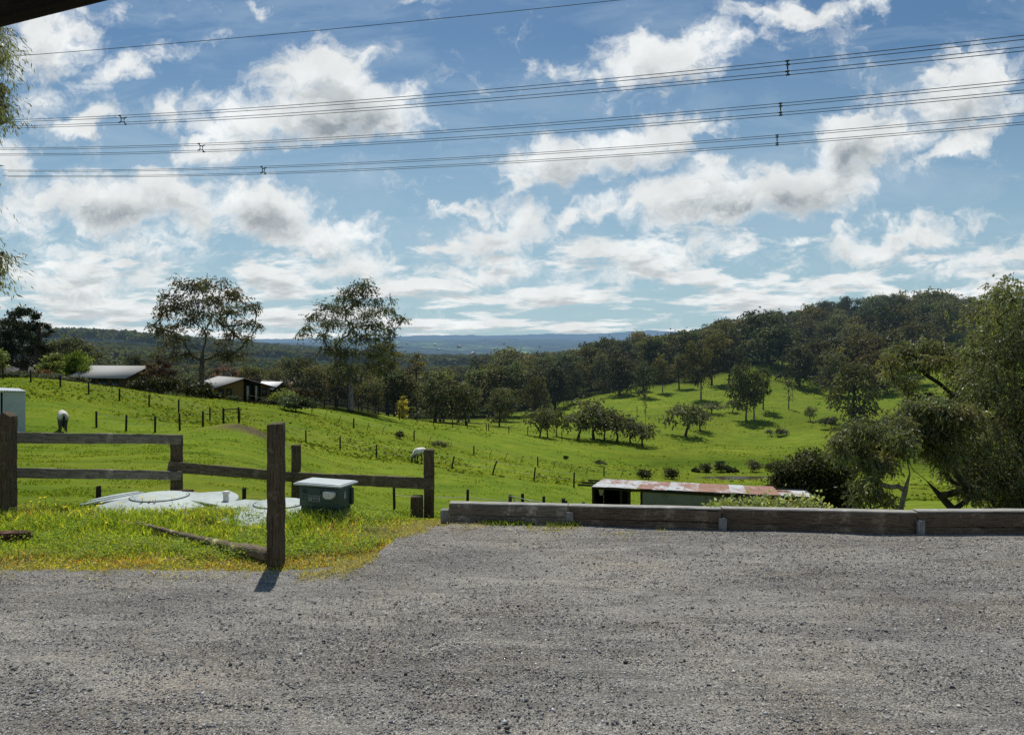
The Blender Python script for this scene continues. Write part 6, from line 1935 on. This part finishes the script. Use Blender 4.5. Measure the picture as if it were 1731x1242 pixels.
    gm = N(nt, 'Math', {0: gm, 1: N(nt, 'MapRange', {'Value': dA, 'From Min': .25, 'From Max': .8}).outputs[0]}, operation='MULTIPLY').outputs[0]
    sh = N(nt, 'Math', {0: N(nt, 'Math', {0: shade, 1: .75}, operation='MULTIPLY').outputs[0], 1: N(nt, 'Math', {0: gm, 1: 1.1}, operation='MULTIPLY').outputs[0]}, operation='ADD', use_clamp=True).outputs[0]
    tex = N(nt, 'MapRange', {'Value': fine, 'From Min': .35, 'From Max': .65, 'To Min': .82, 'To Max': 1.04}).outputs[0]
    W, Gc = CLOUD_W, CLOUD_G
    cc = N(nt, 'MixRGB', {0: sh, 1: (*W, 1), 2: (*Gc, 1)}).outputs[0]
    cc = N(nt, 'VectorMath', {0: cc, 1: N(nt, 'CombineXYZ', {0: tex, 1: tex, 2: tex}).outputs[0]}, operation='MULTIPLY').outputs[0]
    sky = N(nt, 'TexSky', sky_type='NISHITA', sun_disc=False, sun_elevation=SUN_EL, sun_rotation=SUN_AZ, altitude=150, air_density=1.0, dust_density=.8, ozone_density=2.0).outputs[0]
    sk = N(nt, 'VectorMath', {0: sky, 1: SKY_MUL}, operation='MULTIPLY').outputs[0]
    # thin high veil lightening the lower sky
    veil = N(nt, 'MapRange', {'Value': v, 'From Min': .42, 'From Max': .0, 'To Min': .0, 'To Max': .8}).outputs[0]
    sk = N(nt, 'MixRGB', {0: veil, 1: sk, 2: (*VEIL, 1)}).outputs[0]
    cir = N(nt, 'TexNoise', {'Vector': N(nt, 'VectorMath', {0: uv, 1: (1.6, 6.0, 1)}, operation='MULTIPLY').outputs[0], 'Scale': 2.2, 'Detail': 8.0, 'Roughness': .62, 'Distortion': .8}).outputs[0]
    cir = N(nt, 'MapRange', {'Value': cir, 'From Min': .46, 'From Max': .75, 'To Min': .0, 'To Max': .38}).outputs[0]
    sk = N(nt, 'MixRGB', {0: cir, 1: sk, 2: (5.2, 6.4, 7.4, 1)}).outputs[0]
    fin = N(nt, 'MixRGB', {0: alpha, 1: sk, 2: cc}).outputs[0]
    # below the horizon the dome is dull
    hz = N(nt, 'MapRange', {'Value': sx.outputs[2], 'From Min': -.04, 'From Max': .0}).outputs[0]
    fin = N(nt, 'MixRGB', {0: hz, 1: (2.0, 2.6, 3.2, 1), 2: fin}).outputs[0]
    bg = N(nt, 'Background', {'Color': fin, 'Strength': .1}).outputs[0]
    out = N(nt, 'OutputWorld'); nt.links.new(bg, out.inputs[0])


CLOUD_W, CLOUD_G = (9.3, 9.55, 9.5), (3.1, 3.6, 4.0)
SKY_MUL = (.48, .65, .72)
VEIL = (4.3, 6.0, 6.9)
build_world()

sl = bpy.data.lights.new('Sun', 'SUN'); sl.energy = 4.35; sl.angle = R(.53); sl.color = (1.0, .955, .88)
so = bpy.data.objects.new('Sun', sl); COL.objects.link(so)
sd = Vector((math.sin(SUN_AZ) * math.cos(SUN_EL), math.cos(SUN_AZ) * math.cos(SUN_EL), math.sin(SUN_EL)))
so.rotation_euler = (-sd).to_track_quat('-Z', 'Y').to_euler()

cd = bpy.data.cameras.new('Camera'); co = bpy.data.objects.new('Camera', cd); COL.objects.link(co)
co.location = (0, 0, EYE); co.rotation_euler = (R(90), 0, 0)
cd.sensor_width = 36; cd.lens = F / 1731 * 36; cd.shift_y = -31 / 1731
cd.clip_start = .05; cd.clip_end = 60000
scene.camera = co
scene.view_settings.view_transform = 'Standard'; scene.view_settings.look = 'None'; scene.view_settings.exposure = 0; scene.view_settings.gamma = 1
scene.render.engine = 'CYCLES'
cy = scene.cycles
cy.max_bounces = 6; cy.diffuse_bounces = 3; cy.glossy_bounces = 2; cy.transmission_bounces = 4; cy.transparent_max_bounces = 4
cy.use_denoising = False
cy.caustics_reflective = False; cy.caustics_refractive = False
